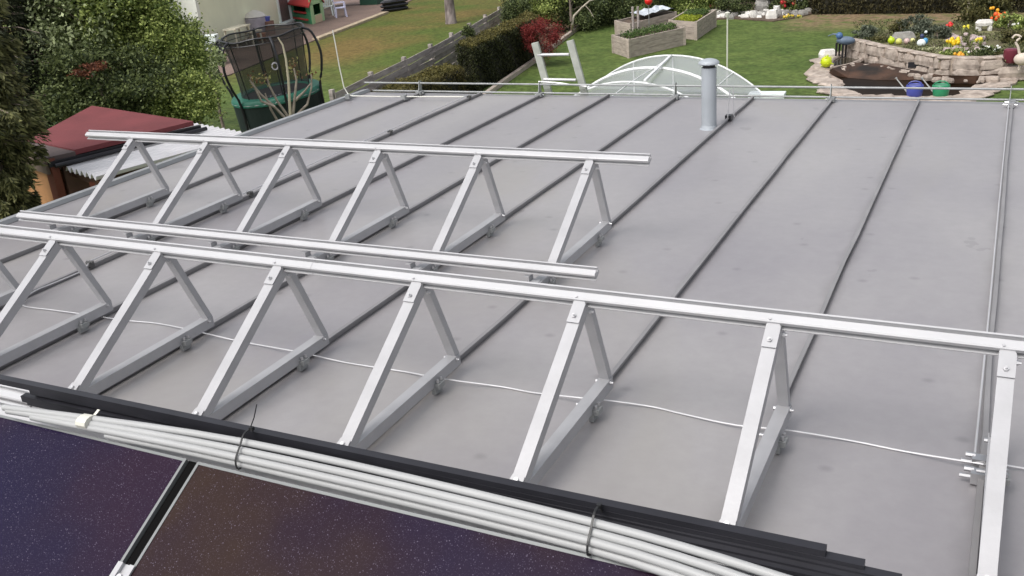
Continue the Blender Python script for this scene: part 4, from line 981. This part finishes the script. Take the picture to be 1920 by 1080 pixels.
planting('low green seedlings growing along the nearest raised bed', cs, -2.05, 1500, .06, BED_G, 71, .2, height=.15, s0=.05, s1=.97)
t, cs = raised_bed([(-8.33, 26.40), (-8.47, 28.95), (-9.42, 29.2), (-9.28, 26.95)], -1.98, 'pale wooden raised bed with bright yellow-green plants, right of the others')
planting('bright yellow-green plants filling the near half of the right raised bed', cs, -2.03, 1500, .06, YG, 72, .12, height=.08, s0=.04, s1=.5)
planting('dark green plants in the far half of the right raised bed', cs, -2.03, 900, .06, BED_G, 74, .12, height=.12, s0=.55, s1=.97)
t, cs = raised_bed([(-10.25, 26.1), (-9.62, 28.5), (-10.3, 29.1), (-10.95, 26.8)], -1.95, 'weathered wooden raised bed with a pale covered rim, behind the nearest bed')
cv = MB(); rnd = random.Random(73); vs = []
for i in range(9):
    for j in range(5):
        u, v_ = i/8, j/4; p = cs[0].lerp(cs[1], .30+u*.68).lerp(cs[3].lerp(cs[2], .30+u*.68), v_*1.06-.03)
        vs.append((p.x, p.y, -1.88+rnd.uniform(-.03, .05)+(.06 if i in (0, 8) or j in (0, 4) else 0)))
cv.add(vs, [(i*5+j, (i+1)*5+j, (i+1)*5+j+1, i*5+j+1) for i in range(8) for j in range(4)])
single('fleece_cover', cv, mat('pale_fleece', (.50, .54, .58), .6, 0, .15, 5), 'pale crumpled fleece sheet over the far raised bed', 'sheet')
pz = G(1190, 47); st_ = thing('wooden_stake', pz, 'pair of upright wooden stakes at the corner of the far raised bed', 'stake')
for x, yb, yt in ((1187, 45, -5), (1197, 52, 5)):
    b_ = at(x, yb, 28.7); b_.z = GZ; part('stake', MB().tube([b_, b_+Vector((0, 0, 1.15))], .035, 6), WOODG, st_)
q = at(1216, 2, 29.3); bl = thing('red_ball_ornament', q, 'shiny red ball ornament on a thin stick above the far raised bed', 'ornament')
part('ball', MB().ball(q, .115, 14, 10), mat('glossy_red', (.65, .02, .015), .2), bl, smooth=True); part('stick', MB().tube([q, (q.x, q.y, GZ)], .012, 5), GALV, bl)

# garden pole
pb = at(1363.5, 128, 22.5); pb.z = GZ; ptop = at(1362, 24, 22.5)
gp = thing('garden_pole', pb, 'thin pale pole with a small cup head standing behind the clear dome', 'pole')
part('shaft', MB().tube([pb, (pb.x, pb.y, ptop.z)], .017, 7), mat('pale_pole', (.60, .60, .52), .6), gp)
part('head', MB().lathe([(.035, -.10), (.05, -.05), (.062, 0), (.03, .02)], (pb.x, pb.y, ptop.z), 10), mat('pale_pole', (.60, .60, .52), .6), gp)

# ============================================================ POOL DOME
PG = glass_mat('clear_polycarbonate', (.66, .68, .74), .34, .25)
pd = thing('pool_dome', (-6.6, 17, GZ), 'clear arched pool cover with white ribs just beyond the roof edge', 'pool cover')
DW = mat('white_dome_rib', (.78, .79, .80), .4)
arcs = [((-6.66, 18.9), .79, 2.05), ((-6.58, 17.35), .80, 2.02), ((-6.48, 15.7), .84, 1.99), ((-6.35, 14.1), .84, 1.96)]
DX = Vector((1, -.10, 0)).normalized()
def arc(k, t_, dr=0):
    (x, y), h, w_ = arcs[k]; a = math.pi*t_
    u_ = -math.cos(a)*.35+(t_*2-1)*.65; return Vector((x, y, GZ+.05+(h+dr)*(1-abs(u_)**2.15)))+DX*(w_+dr)*u_
for k in range(4):
    rb = part('rib', MB().tube([arc(k, i/24) for i in range(25)], .034 if k == 1 else .019, 7), DW, pd, smooth=True)
    if k < 3:
        gl = MB(); vs = []
        for i in range(25): vs += [arc(k, i/24, -.012), arc(k+1, i/24, .0)]
        gl.add(vs, [(2*i, 2*i+1, 2*i+3, 2*i+2) for i in range(24)]); part('clear_sheet', gl, PG, pd, smooth=True)
        for t_ in (.2, .5, .8):
            part('purlin', MB().tube([arc(k, t_), arc(k+1, t_)], .009, 5), DW, pd)
# far end wall and a diagonal brace standing proud
ew = MB(); vs = [arc(0, i/24, -.02)+Vector((0, .03, 0)) for i in range(25)]; ew.add(vs, [tuple(range(25))]); part('end_sheet', ew, PG, pd)
for t_ in (.3, .5, .7):
    a = arc(0, t_); part('end_post', MB().tube([a, (a.x, a.y, GZ)], .016, 5), DW, pd)
a, b = at(1258, 104, math.hypot(18.9+1.9, 6.6)), at(1209, 151, 18.2)
part('track_bar', MB().bar(a, b, .05, .035), DW, pd)
ws = [G(1405, 181), G(1472, 181)]
single('white_board', MB().bar(ws[0]+Vector((0, 0, .04)), ws[1]+Vector((0, 0, .04)), .35, .08), WHITEP, 'flat white board on the lawn at the right foot of the clear dome', 'board')

# ============================================================ LADDER
LW = mat('old_ladder_aluminium', (.46, .48, .43), .6, .3, .15, 8)
ld = thing('ladder', (-4.1, 7.15, GZ), 'aluminium ladder leaning on the far eave, its two top rungs showing', 'ladder')
tl, tr_ = (uny := None), None
def aty(x, y, Y):
    d = MR @ Vector(((x-960)/FPX, -(y-540)/FPX, -1)); return CAM+d*((Y-CAM.y)/d.y)
L0, L1 = aty(1003, 80, 7.12), aty(1027, 166, 7.17); R0, R1 = aty(1069, 76, 7.12), aty(1094, 166, 7.17)
for a, b in ((L0, L1), (R0, R1)):
    d = (b-a); q = b+d*((GZ-b.z)/d.z); q.x = b.x + (q.x-b.x)*.3; q.y += .5
    mb = MB(); mb.bar(a, b, .072, .030, up=(0, 1, 0)); mb.bar(b, q, .072, .030, up=(0, 1, 0)); part('stile', mb, LW, ld)
for x0, y0, x1, y1 in ((1008, 103, 1067, 102), (1020, 149, 1080, 150)):
    a, b = aty(x0, y0, 7.13), aty(x1, y1, 7.13); part('rung', MB().tube([a, b], .015, 8), ALU2, ld, smooth=True)
for k in range(1, 9):
    t_ = k/9; z = R1.z+(GZ-R1.z)*t_ - .05
    part('rung', MB().tube([(L1.x+.03*t_, 7.17+.5*t_, z), (R1.x+.03*t_, 7.17+.5*t_, z)], .015, 6), LW, ld)
# small roof-edge bits
single('ladder_tie', MB().tube([aty(1010, 153, 7.1), aty(1040, 155, 7.08), aty(1100, 162, 7.06)], .008, 5), WIRE, 'short rod lying along the gutter at the foot of the ladder top', 'rod')

# ============================================================ POND
WATER = mat('pond_water', (.013, .007, .003), .5, 0, .5, 1.2, .2, 5, spec=.05)
MUD = mat('brown_liner', (.018, .011, .006), .85, 0, .5, 2.2, .6, 8, col2=(.050, .024, .013))
wp = [G2(x, y, GZ+.03) for x, y in ((1552, 138), (1580, 152), (1583, 172), (1600, 180), (1690, 184), (1780, 182), (1820, 171), (1866, 152), (1866, 145), (1800, 143), (1740, 138), (1680, 128), (1630, 117), (1590, 122))]
struct('pond_water', MB().poly(wp, GZ-.05, GZ+.03), WATER, label='dark brown still pond water')
bank_lo = [G(x, y, GZ+.035) for x, y in ((1552, 140), (1590, 146), (1640, 150), (1700, 150), (1760, 155), (1830, 157), (1866, 150))]
bank_hi = [G(x, y, GZ+.20) for x, y in ((1560, 128), (1600, 117), (1650, 119), (1705, 130), (1765, 141), (1830, 142), (1872, 138))]
bm_ = MB(); n_ = len(bank_lo); bm_.add(bank_lo+bank_hi, [(i, i+1, n_+i+1, n_+i) for i in range(n_-1)]); struct('pond_bank', bm_, MUD, label='sloping brown liner at the back of the pond')
# retaining wall of stones
wb = [G(x, y, GZ+.10) for x, y in ((1578, 103), (1610, 108), (1650, 119), (1705, 131), (1765, 143), (1830, 145), (1875, 143), (1900, 136))]
rw = thing('stone_retaining_wall', wb[3], 'curved retaining wall of pale mortared stones behind the pond', 'wall')
WS = mat('mortar', (.33, .27, .22), .95, 0, .25, 8, .6, 30)
rnd = random.Random(77); tot = sum((b-a).length for a, b in zip(wb, wb[1:])); H_ = .40
core = MB(); m_ = len(wb); offs = Vector((.05, .22, 0))
core.add([p+Vector((0, .03, -.1)) for p in wb]+[p+Vector((0, .08, H_-.02)) for p in wb]+[p+offs+Vector((0, .1, H_-.02)) for p in wb]+[p+offs+Vector((0, .1, -.1)) for p in wb],
         [f for i in range(m_-1) for f in ((i, i+1, m_+i+1, m_+i), (m_+i, m_+i+1, 2*m_+i+1, 2*m_+i), (2*m_+i, 2*m_+i+1, 3*m_+i+1, 3*m_+i))]); part('mortar_core', core, WS, rw)
for row in range(2):
    d = rnd.uniform(0, .1); z0 = row*H_*.5
    while d < tot-.1:
        L = rnd.uniform(.18, .62); p, dr_ = along(wb, d+L/2); h = H_*.5-.012
        part('stone', MB().rock((p.x, p.y+.02+.03*row, p.z-.05+z0), (L-.02, .12+rnd.uniform(0, .03), h+rnd.uniform(-.02, .02)), math.atan2(dr_.y, dr_.x), .10, 8), STONE, rw); d += L
d = 0
while d < tot-.05:
    L = rnd.uniform(.3, .55); p, dr_ = along(wb, d+L/2); part('coping_stone', MB().rock((p.x+.01, p.y+.17, p.z+H_-.05), (L-.012, .28, .04), math.atan2(dr_.y, dr_.x), .06, 8), STONE, rw); d += L
for k in range(34):
    a_ = rnd.random()*(len(bank_hi)-1.01); i_ = int(a_); q = bank_hi[i_].lerp(bank_hi[i_+1], a_-i_); s_ = rnd.uniform(.10, .26)
    part('stone', MB().rock((q.x+rnd.uniform(-.05, .05), q.y-.08+rnd.uniform(-.10, .06), q.z-.12), (s_, s_*.6, s_*.45), rnd.uniform(0, 3), .25, 7), STONE, rw)
# spout stones in the middle
q = along(wb, tot*.52)[0]
part('spout_ledge', MB().box((q.x-.05, q.y-.08, q.z+.02), (.5, .2, .05)), STONE, rw); part('spout_niche', MB().box((q.x+.03, q.y-.045, q.z+.13), (.26, .04, .12)), BLACKM, rw)
# flagstone ring
fr_ = thing('flagstone_edging', G(1530, 150), 'irregular flagstones paved round the pond', 'paving')
ringl = [((1552, 118), 34), ((1538, 130), 34), ((1530, 143), 40), ((1545, 155), 34), ((1560, 163), 26), ((1568, 176), 40), ((1585, 186), 46), ((1620, 190), 34), ((1655, 190), 34), ((1690, 191), 30), ((1725, 191), 34), ((1760, 191), 36), ((1798, 189), 40), ((1825, 180), 34), ((1850, 170), 36), ((1872, 160), 36), ((1890, 150), 34), ((1905, 143), 28)]
rnd = random.Random(78)
for (x, y), wpx in ringl:
    for k in range(3):
        q = G(x+rnd.uniform(-.32, .32)*wpx, y+rnd.uniform(-4, 4)); s_ = rnd.uniform(.34, .55)
        part('flagstone', MB().rock((q.x, q.y, GZ+.005+.004*k), (s_, s_*rnd.uniform(1.0, 1.6), .05+rnd.uniform(0, .02)), rnd.uniform(0, 3), .16, 7), STONE, fr_)
struct('pond_surround', MB().poly([G2(x, y) for x, y in ((1508, 140), (1545, 105), (1590, 95), (1600, 112), (1560, 128), (1552, 140), (1580, 154), (1583, 172), (1600, 181), (1780, 184), (1826, 172), (1870, 152), (1880, 138), (1918, 138), (1905, 158), (1860, 176), (1815, 192), (1780, 205), (1600, 205), (1560, 190), (1550, 165), (1525, 152))], GZ-.05, GZ+.035), mat('sandy_mortar', (.36, .29, .24), .95, 0, .2, 5, .5, 20), label='sandy mortar bed between the flagstones round the pond')
# small side basin on the left
sb = [G(x, y, GZ+.09) for x, y in ((1560, 112), (1580, 106), (1612, 112), (1600, 120), (1565, 126))]
bs_ = thing('side_basin', sb[0], 'small dark side basin with a stone rim at the left end of the pond', 'basin')
part('rim', MB().tube(smooth_pts([G(x, y, GZ+.10) for x, y in ((1562, 128), (1590, 123), (1616, 112), (1600, 105), (1575, 106), (1560, 113), (1558, 122))], 3), .05, 6, closed=True), STONE, bs_)
part('water', MB().poly([(p.x, p.y) for p in sb], GZ+.03, GZ+.09), mat('basin_water', (.03, .025, .015), .15), bs_)
# terrace bed behind the wall
tb_ = [G2(x, y, -2.14) for x, y in ((1590, 84), (1650, 86), (1718, 98), (1762, 109), (1772, 116), (1858, 117), (1905, 114), (1960, 104), (1960, 40), (1900, 28), (1800, 38), (1700, 48), (1640, 58), (1590, 70))]
struct('terrace_bed', MB().poly(tb_, GZ-.05, -2.15), mat('planted_soil', (.13, .095, .06), .95, 0, .45, 3, .8, 15, col2=(.12, .12, .05)), label='raised soil bed planted behind the stone wall')

rnd = random.Random(66); gcv = MB()
for _ in range(15000):
    a_, b_ = rnd.uniform(1600, 1950), rnd.uniform(40, 122)
    if b_ > 84+(a_-1600)*.21 or b_ > 118: continue
    if math.sin(a_*.07)+math.sin(b_*.21+a_*.03) < -.5: continue
    q = G(a_, b_, -2.13); gcv.leaf((q.x, q.y, -2.13+rnd.random()*.06), rnd.uniform(.03, .07), .5, None, rnd)
struct('ground_cover', gcv, leafmat('ground_cover', (.06, .075, .025), (.15, .16, .07), .35, .7), 'stuff', 'low green and brown ground cover between the shrubs of the raised bed')
def can(x, y, m, label):
    p = G(x, y, GZ+.03); t = thing('watering_can', p, label, 'watering can', 'watering cans at the pond edge')
    part('body', MB().lathe([(.125, 0), (.14, .02), (.165, .24), (.150, .26), (.145, .25)], p, 20, 1, 1), m, t, smooth=True)
    part('opening', MB().lathe([(.001, .243), (.148, .243), (.148, .245)], p, 18), BLACKM, t)
    part('handle', MB().tube([p+Vector((.13*math.cos(a)*1.0, 0, .24+.085*math.sin(a))) for a in [k*math.pi/10 for k in range(11)]], .014, 6), m, t, smooth=True)
    part('spout', MB().tube([p+Vector((-.13, 0, .10)), p+Vector((-.25, .02, .24)), p+Vector((-.36, .03, .37))], .016, 7, .010), mat('pale_spout', (.42, .43, .42), .5), t, smooth=True)
    part('spout_rose', MB().tube([p+Vector((-.35, .03, .36)), p+Vector((-.37, .03, .385))], .014, 8, .026), mat('pale_spout', (.42, .43, .42), .5), t)
can(1714, 183, mat('blue_can_plastic', (.05, .065, .30), .35), 'blue plastic watering can at the front edge of the pond')
can(1763, 183, mat('green_can_plastic', (.02, .22, .10), .35), 'green plastic watering can at the front edge of the pond')

# ------------------------------------------------------------ planting on the terrace
BG = leafmat('blue_green_leaves', (.07, .09, .06), (.16, .18, .13), .3, .7); OL = leafmat('olive_leaves', (.07, .075, .025), (.14, .13, .05), .3, .7)
zt_ = -2.14
def tshrub(x, y, r, n, sz, m, label, seed, z=zt_, cl=18):
    p = G(x, y, z); rnd = random.Random(seed); t = thing('low_shrub', p, label, 'shrub')
    part('foliage', crown(MB(), (p.x, p.y, z+r[2]*.75), r, n, sz, cl, rnd, .3), m, t); part('stem', limbs(MB(), p, p+Vector((0, 0, r[2])), .02, 4, r[0]*.6, rnd, 3), BARK, t)
tshrub(1622, 72, (.30, .25, .16), 1800, .05, BG, 'low grey-green shrub at the left end of the raised bed', 81)
tshrub(1712, 62, (.40, .35, .24), 3000, .05, BG, 'largest grey-green rounded shrub in the middle of the raised bed', 82)
tshrub(1755, 72, (.33, .28, .16), 2000, .05, BG, 'grey-green shrub right of the largest rounded one', 83)
tshrub(1683, 60, (.22, .2, .16), 1200, .05, OL, 'olive green shrub left of the largest rounded one', 84)
tshrub(1650, 78, (.22, .15, .07), 700, .05, OL, 'flat olive clump behind the stone wall', 85)
tshrub(1845, 40, (.62, .5, .42), 5200, .07, OL, 'big olive green bush at the back right of the raised bed', 86)
tshrub(1893, 55, (.35, .3, .22), 2200, .06, LV2, 'leafy green bush at the far right of the raised bed', 87)
tshrub(1900, 80, (.32, .3, .16), 1800, .05, OL, 'olive shrub low at the right photo edge', 88)
tshrub(1850, 112, (.26, .2, .16), 1400, .045, LV3, 'dark green clump behind the right part of the stone wall', 89)
tshrub(1785, 108, (.30, .18, .11), 1300, .045, LV2, 'green perennial clump in the bend of the stone wall', 90)
tshrub(1750, 97, (.35, .12, .06), 900, .045, leafmat('cream_green', (.30, .33, .16), (.48, .48, .30), .2, .7), 'pale variegated edging plant above the stone wall', 91)
tshrub(1875, 112, (.22, .2, .10), 900, .045, OL, 'olive clump beside the dark red pot', 92)
def flowers(x, y, n, wd_, hh, col, label, seed, size=.05, stems=True, z=zt_):
    p = G(x, y, z); rnd = random.Random(seed); t = thing('flower_clump', p, label, 'flowers'); fl = MB(); stm = MB()
    for _ in range(n):
        q = p+Vector((rnd.gauss(0, wd_), rnd.gauss(0, wd_), hh*rnd.uniform(.6, 1.1))); fl.ball(q, size*rnd.uniform(.7, 1.1), 6, 4, (1, 1, 1.1))
        stm.tube([(p.x+(q.x-p.x)*.5, p.y+(q.y-p.y)*.5, p.z), q], .006, 3)
        for _k in range(5): stm.leaf((q.x+rnd.gauss(0, .04), q.y+rnd.gauss(0, .04), p.z+hh*rnd.uniform(.2, .6)), .14, .2, (rnd.gauss(0, .3), rnd.gauss(0, .3), 1), rnd)
    part('blossoms', fl, mat('petals_'+'_'.join(str(int(c*99)) for c in col), col, .5, 0, .15, 6), t, smooth=True); part('leaves', stm, LV2, t)
flowers(1868, 52, 9, .07, .30, (.75, .10, .015), 'cluster of tall red and orange tulips at the top right', 101, .055)
flowers(1864, 50, 6, .07, .42, (.85, .40, .02), 'cluster of tall yellow-orange tulips behind the red ones', 102, .05)
flowers(1787, 92, 14, .08, .20, (.80, .55, .01), 'bright yellow daffodils beside the stone heap', 103, .05)
flowers(1830, 84, 7, .05, .14, (.75, .60, .05), 'small yellow flower clump on the stone heap', 104, .045)
flowers(1796, 112, 6, .05, .12, (.70, .33, .02), 'round orange flower clump in the bend of the wall', 105, .05)
flowers(1778, 54, 5, .06, .12, (.70, .03, .03), 'small red flower clump at the back of the raised bed', 106, .045)
flowers(1814, 58, 3, .04, .10, (.70, .62, .05), 'tiny yellow flowers behind the stone heap', 107, .04)
flowers(1852, 108, 16, .13, .20, (.78, .78, .72), 'white flowers above the dark green clump on the right', 108, .035)
flowers(1905, 55, 6, .10, .14, (.75, .75, .70), 'white flowers at the far right of the raised bed', 109, .03)
flowers(1832, 102, 8, .10, .10, (.70, .62, .52), 'cream flowers low beside the white flower clump', 110, .035)
# heap of stones
hp_ = thing('stone_heap', G(1815, 82, zt_), 'heap of pinkish grey stones in the raised bed', 'stones'); rnd = random.Random(79)
for k in range(46):
    q = G(1812+rnd.uniform(-40, 34), 82+rnd.uniform(-16, 16), zt_+.02); s_ = rnd.uniform(.09, .2)
    part('stone', MB().rock((q.x, q.y, zt_-.02), (s_, s_*.8, s_*.6), rnd.uniform(0, 3), .2, 7), mat('pink_stone', (.40, .32, .31), .85, 0, .2, 6, .4, 25), hp_)
for k in range(14):
    q = G(1600+rnd.uniform(-20, 30), 79+rnd.uniform(-3, 4), zt_+.02); s_ = rnd.uniform(.08, .16)
    part('stone', MB().rock((q.x, q.y, zt_-.02), (s_, s_*.8, s_*.6), rnd.uniform(0, 3), .2, 7), STONEW, hp_)
q = G(1845, 55, zt_+.02); tt_ = thing('stone_trough', q, 'short white stone bench block in the raised bed', 'stone block')
part('slab', MB().rock((q.x, q.y, zt_+.12), (.42, .24, .13), .2, .06, 8), STONEW, tt_); part('foot', MB().rock((q.x-.12, q.y-.02, zt_-.02), (.14, .14, .15), .2, .1, 7), STONEW, tt_); part('foot', MB().rock((q.x+.13, q.y, zt_-.02), (.12, .14, .15), .2, .1, 7), STONEW, tt_)
q = G(1694, 74, zt_+.02); single('grey_boulder', MB().rock((q.x, q.y, zt_-.03), (.56, .36, .22), .1, .08, 12), mat('grey_stone', (.26, .25, .23), .85, 0, .2, 8, .5, 20), 'smooth grey boulder behind the coloured balls', 'boulder')
for (x, y, r, col, lb) in ((1671, 82, .085, (.42, .55, .02), 'lime green ball, leftmost of the coloured balls behind the wall'), (1685, 83, .075, (.58, .58, .15), 'pale yellow ball, second of the coloured balls behind the wall'), (1700, 82, .07, (.55, .40, .38), 'pinkish ball, third of the coloured balls behind the wall'), (1711, 79, .055, (.60, .58, .25), 'small cream-yellow ball, rightmost of the row behind the wall'), (1670, 73, .04, (.50, .60, .03), 'tiny lime ball behind the lime green ball')):
    q = G(x, y, zt_); single('glass_ball', MB().ball((q.x, q.y, zt_+r-.01), r, 14, 10), mat('ball_'+lb.split()[0]+lb.split()[1], col, .3), lb, 'ball', 'coloured balls in the raised bed', smooth=True)
# ornaments
def q3(x, y, z=zt_): return G(x, y, z)
p = q3(1727, 88); dk = thing('duck_ornament', p, 'white and blue bird figure in the middle of the raised bed', 'ornament')
part('body', MB().ball(p+Vector((0, 0, .09)), .10, 12, 8, (1, .8, .9)), WHITEP, dk, smooth=True); part('wing', MB().ball(p+Vector((.08, .03, .13)), .075, 10, 7, (.8, .6, 1)), mat('sky_blue_paint', (.07, .27, .50), .4), dk, smooth=True)
part('head', MB().ball(p+Vector((-.0, .05, .24)), .05, 10, 7), mat('dark_blue_paint', (.03, .04, .12), .4), dk, smooth=True); part('crest', MB().ball(p+Vector((.07, .12, .32)), .035, 8, 6), WHITEP, dk, smooth=True)
p = G(1575, 100, GZ+.2); bf = thing('animal_ornament', p, 'blue-grey animal figure with black legs at the left end of the stone wall', 'ornament'); BGP = mat('blue_grey_paint', (.10, .14, .20), .6, 0, .2, 10)
part('body', MB().ball(p+Vector((.12, .0, .30)), .13, 12, 8, (1.7, .8, .8)), BGP, bf, smooth=True); part('head', MB().ball(p+Vector((-.03, -.02, .42)), .085, 10, 8), mat('blue_paint', (.06, .13, .28), .5), bf, smooth=True)
part('horn', MB().tube([p+Vector((-.05, 0, .44)), p+Vector((-.18, .0, .46)), p+Vector((-.30, .02, .41))], .03, 6, .01), BGP, bf)
for dx, dy in ((-.08, -.04), (-.02, .05), (.07, -.05), (.13, .05)): part('leg', MB().tube([p+Vector((dx, dy, .26)), p+Vector((dx-.01, dy, -.1))], .03, 6, .022), BLACKM, bf)
p = G(1549, 124, GZ+.10); lm_ = thing('lime_ball_ornament', p, 'bright lime spiky ball on a stone at the left of the pond', 'ornament')
part('ball', MB().ball(p+Vector((0, 0, .10)), .13, 14, 10), mat('lime_paint', (.52, .62, .01), .4), lm_, smooth=True)
sp_ = MB(); rnd = random.Random(5)
for _ in range(26):
    v_ = Vector((rnd.gauss(0, 1), rnd.gauss(0, 1), rnd.gauss(0, 1))).normalized(); sp_.tube([p+Vector((0, 0, .10))+v_*.10, p+Vector((0, 0, .10))+v_*.175], .016, 4, .003)
part('spikes', sp_, mat('lime_paint', (.52, .62, .01), .4), lm_)
q = G(1552, 106, GZ+.04); single('white_boulder', MB().rock((q.x, q.y, GZ), (.42, .3, .2), .4, .15, 9), STONEW, 'whitish boulder at the left end of the pond', 'boulder')
q = G(1892, 140, GZ+.1); single('flat_boulder', MB().rock((q.x-.1, q.y, GZ+.05), (1.0, .5, .22), .2, .15, 9), STONE, 'big flat pale boulder at the right end of the pond', 'boulder')
p = q3(1895, 117); pot = thing('red_pot', p, 'dark red pot with a stone beside it at the right of the pond', 'pot')
part('pot', MB().lathe([(.11, 0), (.16, .12), (.15, .26), (.12, .28)], p, 14), mat('dark_red_glaze', (.14, .02, .035), .4), pot, smooth=True)
p = q3(1906, 122); sw = thing('swan_ornament', p, 'cream bird figure with a curved neck at the right photo edge', 'ornament'); CR = mat('cream_ornament', (.58, .50, .42), .6)
part('neck', MB().tube(smooth_pts([p+Vector((.05, 0, .15)), p+Vector((-.01, 0, .36)), p+Vector((-.06, 0, .46)), p+Vector((.02, 0, .56)), p+Vector((-.08, 0, .60)), p+Vector((-.13, 0, .54))], 4), .026, 7, .02), CR, sw, smooth=True)
part('body', MB().ball(p+Vector((.10, 0, .12)), .14, 12, 8, (1.2, .8, .9)), CR, sw, smooth=True); part('leg', MB().tube([p+Vector((.05, 0, .1)), p+Vector((.05, 0, -.1))], .02, 5), CR, sw)

# ------------------------------------------------------------ rockery at the top
RB = [G2(x, y) for x, y in ((1335, 38), (1370, 36), (1420, 39), (1450, 41), (1500, 33), (1530, 25), (1530, -6), (1330, -6))]
struct('rockery_bed', MB().poly(RB, GZ-.03, GZ+.03), SOIL, label='soil of the rockery bed at the far edge of the lawn')
rk = thing('rockery', G(1430, 30), 'border of white and grey rocks along the far flower bed', 'rocks'); rnd = random.Random(90)
for k in range(60):
    t_ = k/59; x = 1335+t_*190+rnd.uniform(-4, 4); y = (34 if x < 1450 else 34-(x-1450)*.12)+rnd.uniform(-9, 2); q = G(x, y); s_ = rnd.uniform(.14, .32)
    part('rock', MB().rock((q.x, q.y, GZ-.02), (s_, s_*.8, s_*.6), rnd.uniform(0, 3), .34, 7), STONEW if rnd.random() < .6 else mat('grey_stone', (.26, .25, .23), .85), rk)
for x, y, s_, h in ((1413, 34, .30, .26), (1448, 36, .34, .30), (1456, 30, .25, .34)):
    q = G(x, y); part('rock', MB().rock((q.x, q.y, GZ-.02), (s_, s_*.8, h), rnd.uniform(0, 3), .25, 9), STONEW, rk)
q = G(1430, 20); stt = thing('stone_statue', q, 'grey weathered stone figure in the middle of the rockery, cut by the top edge', 'statue')
SG_ = mat('statue_stone', (.34, .33, .31), .9, 0, .2, 10, .5, 30)
part('plinth', MB().rock((q.x, q.y, GZ), (.55, .5, .35), .2, .06, 8), SG_, stt); part('figure', MB().lathe([(.20, .33), (.24, .5), (.16, .8), (.19, 1.0), (.12, 1.12), (.07, 1.18), (.12, 1.28), (.11, 1.4), (.01, 1.48)], q, 12), SG_, stt, smooth=True)
for (x, y, n, w_, h, col, lb, sd, sz) in (
    (1465, 24, 8, .12, .35, (.55, .02, .03), 'red flowers left of the yellow border flowers in the rockery', 111, .06),
    (1492, 22, 7, .10, .45, (.60, .05, .06), 'red and pink flowers at the right end of the rockery', 112, .06),
    (1480, 35, 12, .16, .08, (.60, .42, .03), 'low yellow-orange flowers along the rockery front', 113, .04),
    (1500, 20, 6, .08, .30, (.75, .72, .70), 'white flowers at the right end of the rockery', 114, .05),
    (1350, 22, 6, .12, .25, (.40, .03, .08), 'dark red flowers behind the right raised bed', 115, .05),
    (1372, 22, 5, .15, .2, (.6, .58, .55), 'pale flowers left of the statue', 116, .045)):
    flowers(x, y, n, w_, h, col, lb, sd, sz, z=GZ)
for (x, y, D, r, n, m, lb, sd) in ((1375, 8, 34.5, (.6, .5, .45), 3500, LV3, 'dark shrub left of the statue', 121), (1470, 2, 35, (.5, .5, .5), 3500, LV3, 'dark shrub right of the statue', 122), (1508, 0, 35, (.5, .5, .5), 3500, LV3, 'dark conifer-like shrub at the right end of the rockery', 123)):
    bush(x, y, D, r, n, .08, m, lb, sd, 20)

# rear hedge
ha, hb = G(1524, 27), G(1990, 24); ea, eb = G(1380, 0), None
HR = leafmat('rear_hedge', (.032, .030, .014), (.075, .065, .028), .35, .6, 1.5)
hedge('rear_hedge', [(ha.x, ha.y), (hb.x+1.5, hb.y), (hb.x+1.5, hb.y+1.2), (ha.x-.4, ha.y+1.4)], -.7, 52000, .09, HR, 'long brown-green hedge closing the garden at the top right', 95)
hedge('rear_hedge', [(-14.5, 37.5), (ha.x-.2, ha.y+2.2), (ha.x, ha.y+3.6), (-15, 39)], -.3, 30000, .12, HD, 'dark hedge behind the raised beds and rockery', 96)
bq = G(1815, 26); bst = thing('pale_post', bq, 'pale slim post in front of the rear hedge above the olive bush', 'post'); part('post', MB().tube([bq, bq+Vector((0, 0, 1.2))], .04, 6), PALEBARK, bst)

for o in bpy.data.objects:
    if '_org' in o: del o['_org']
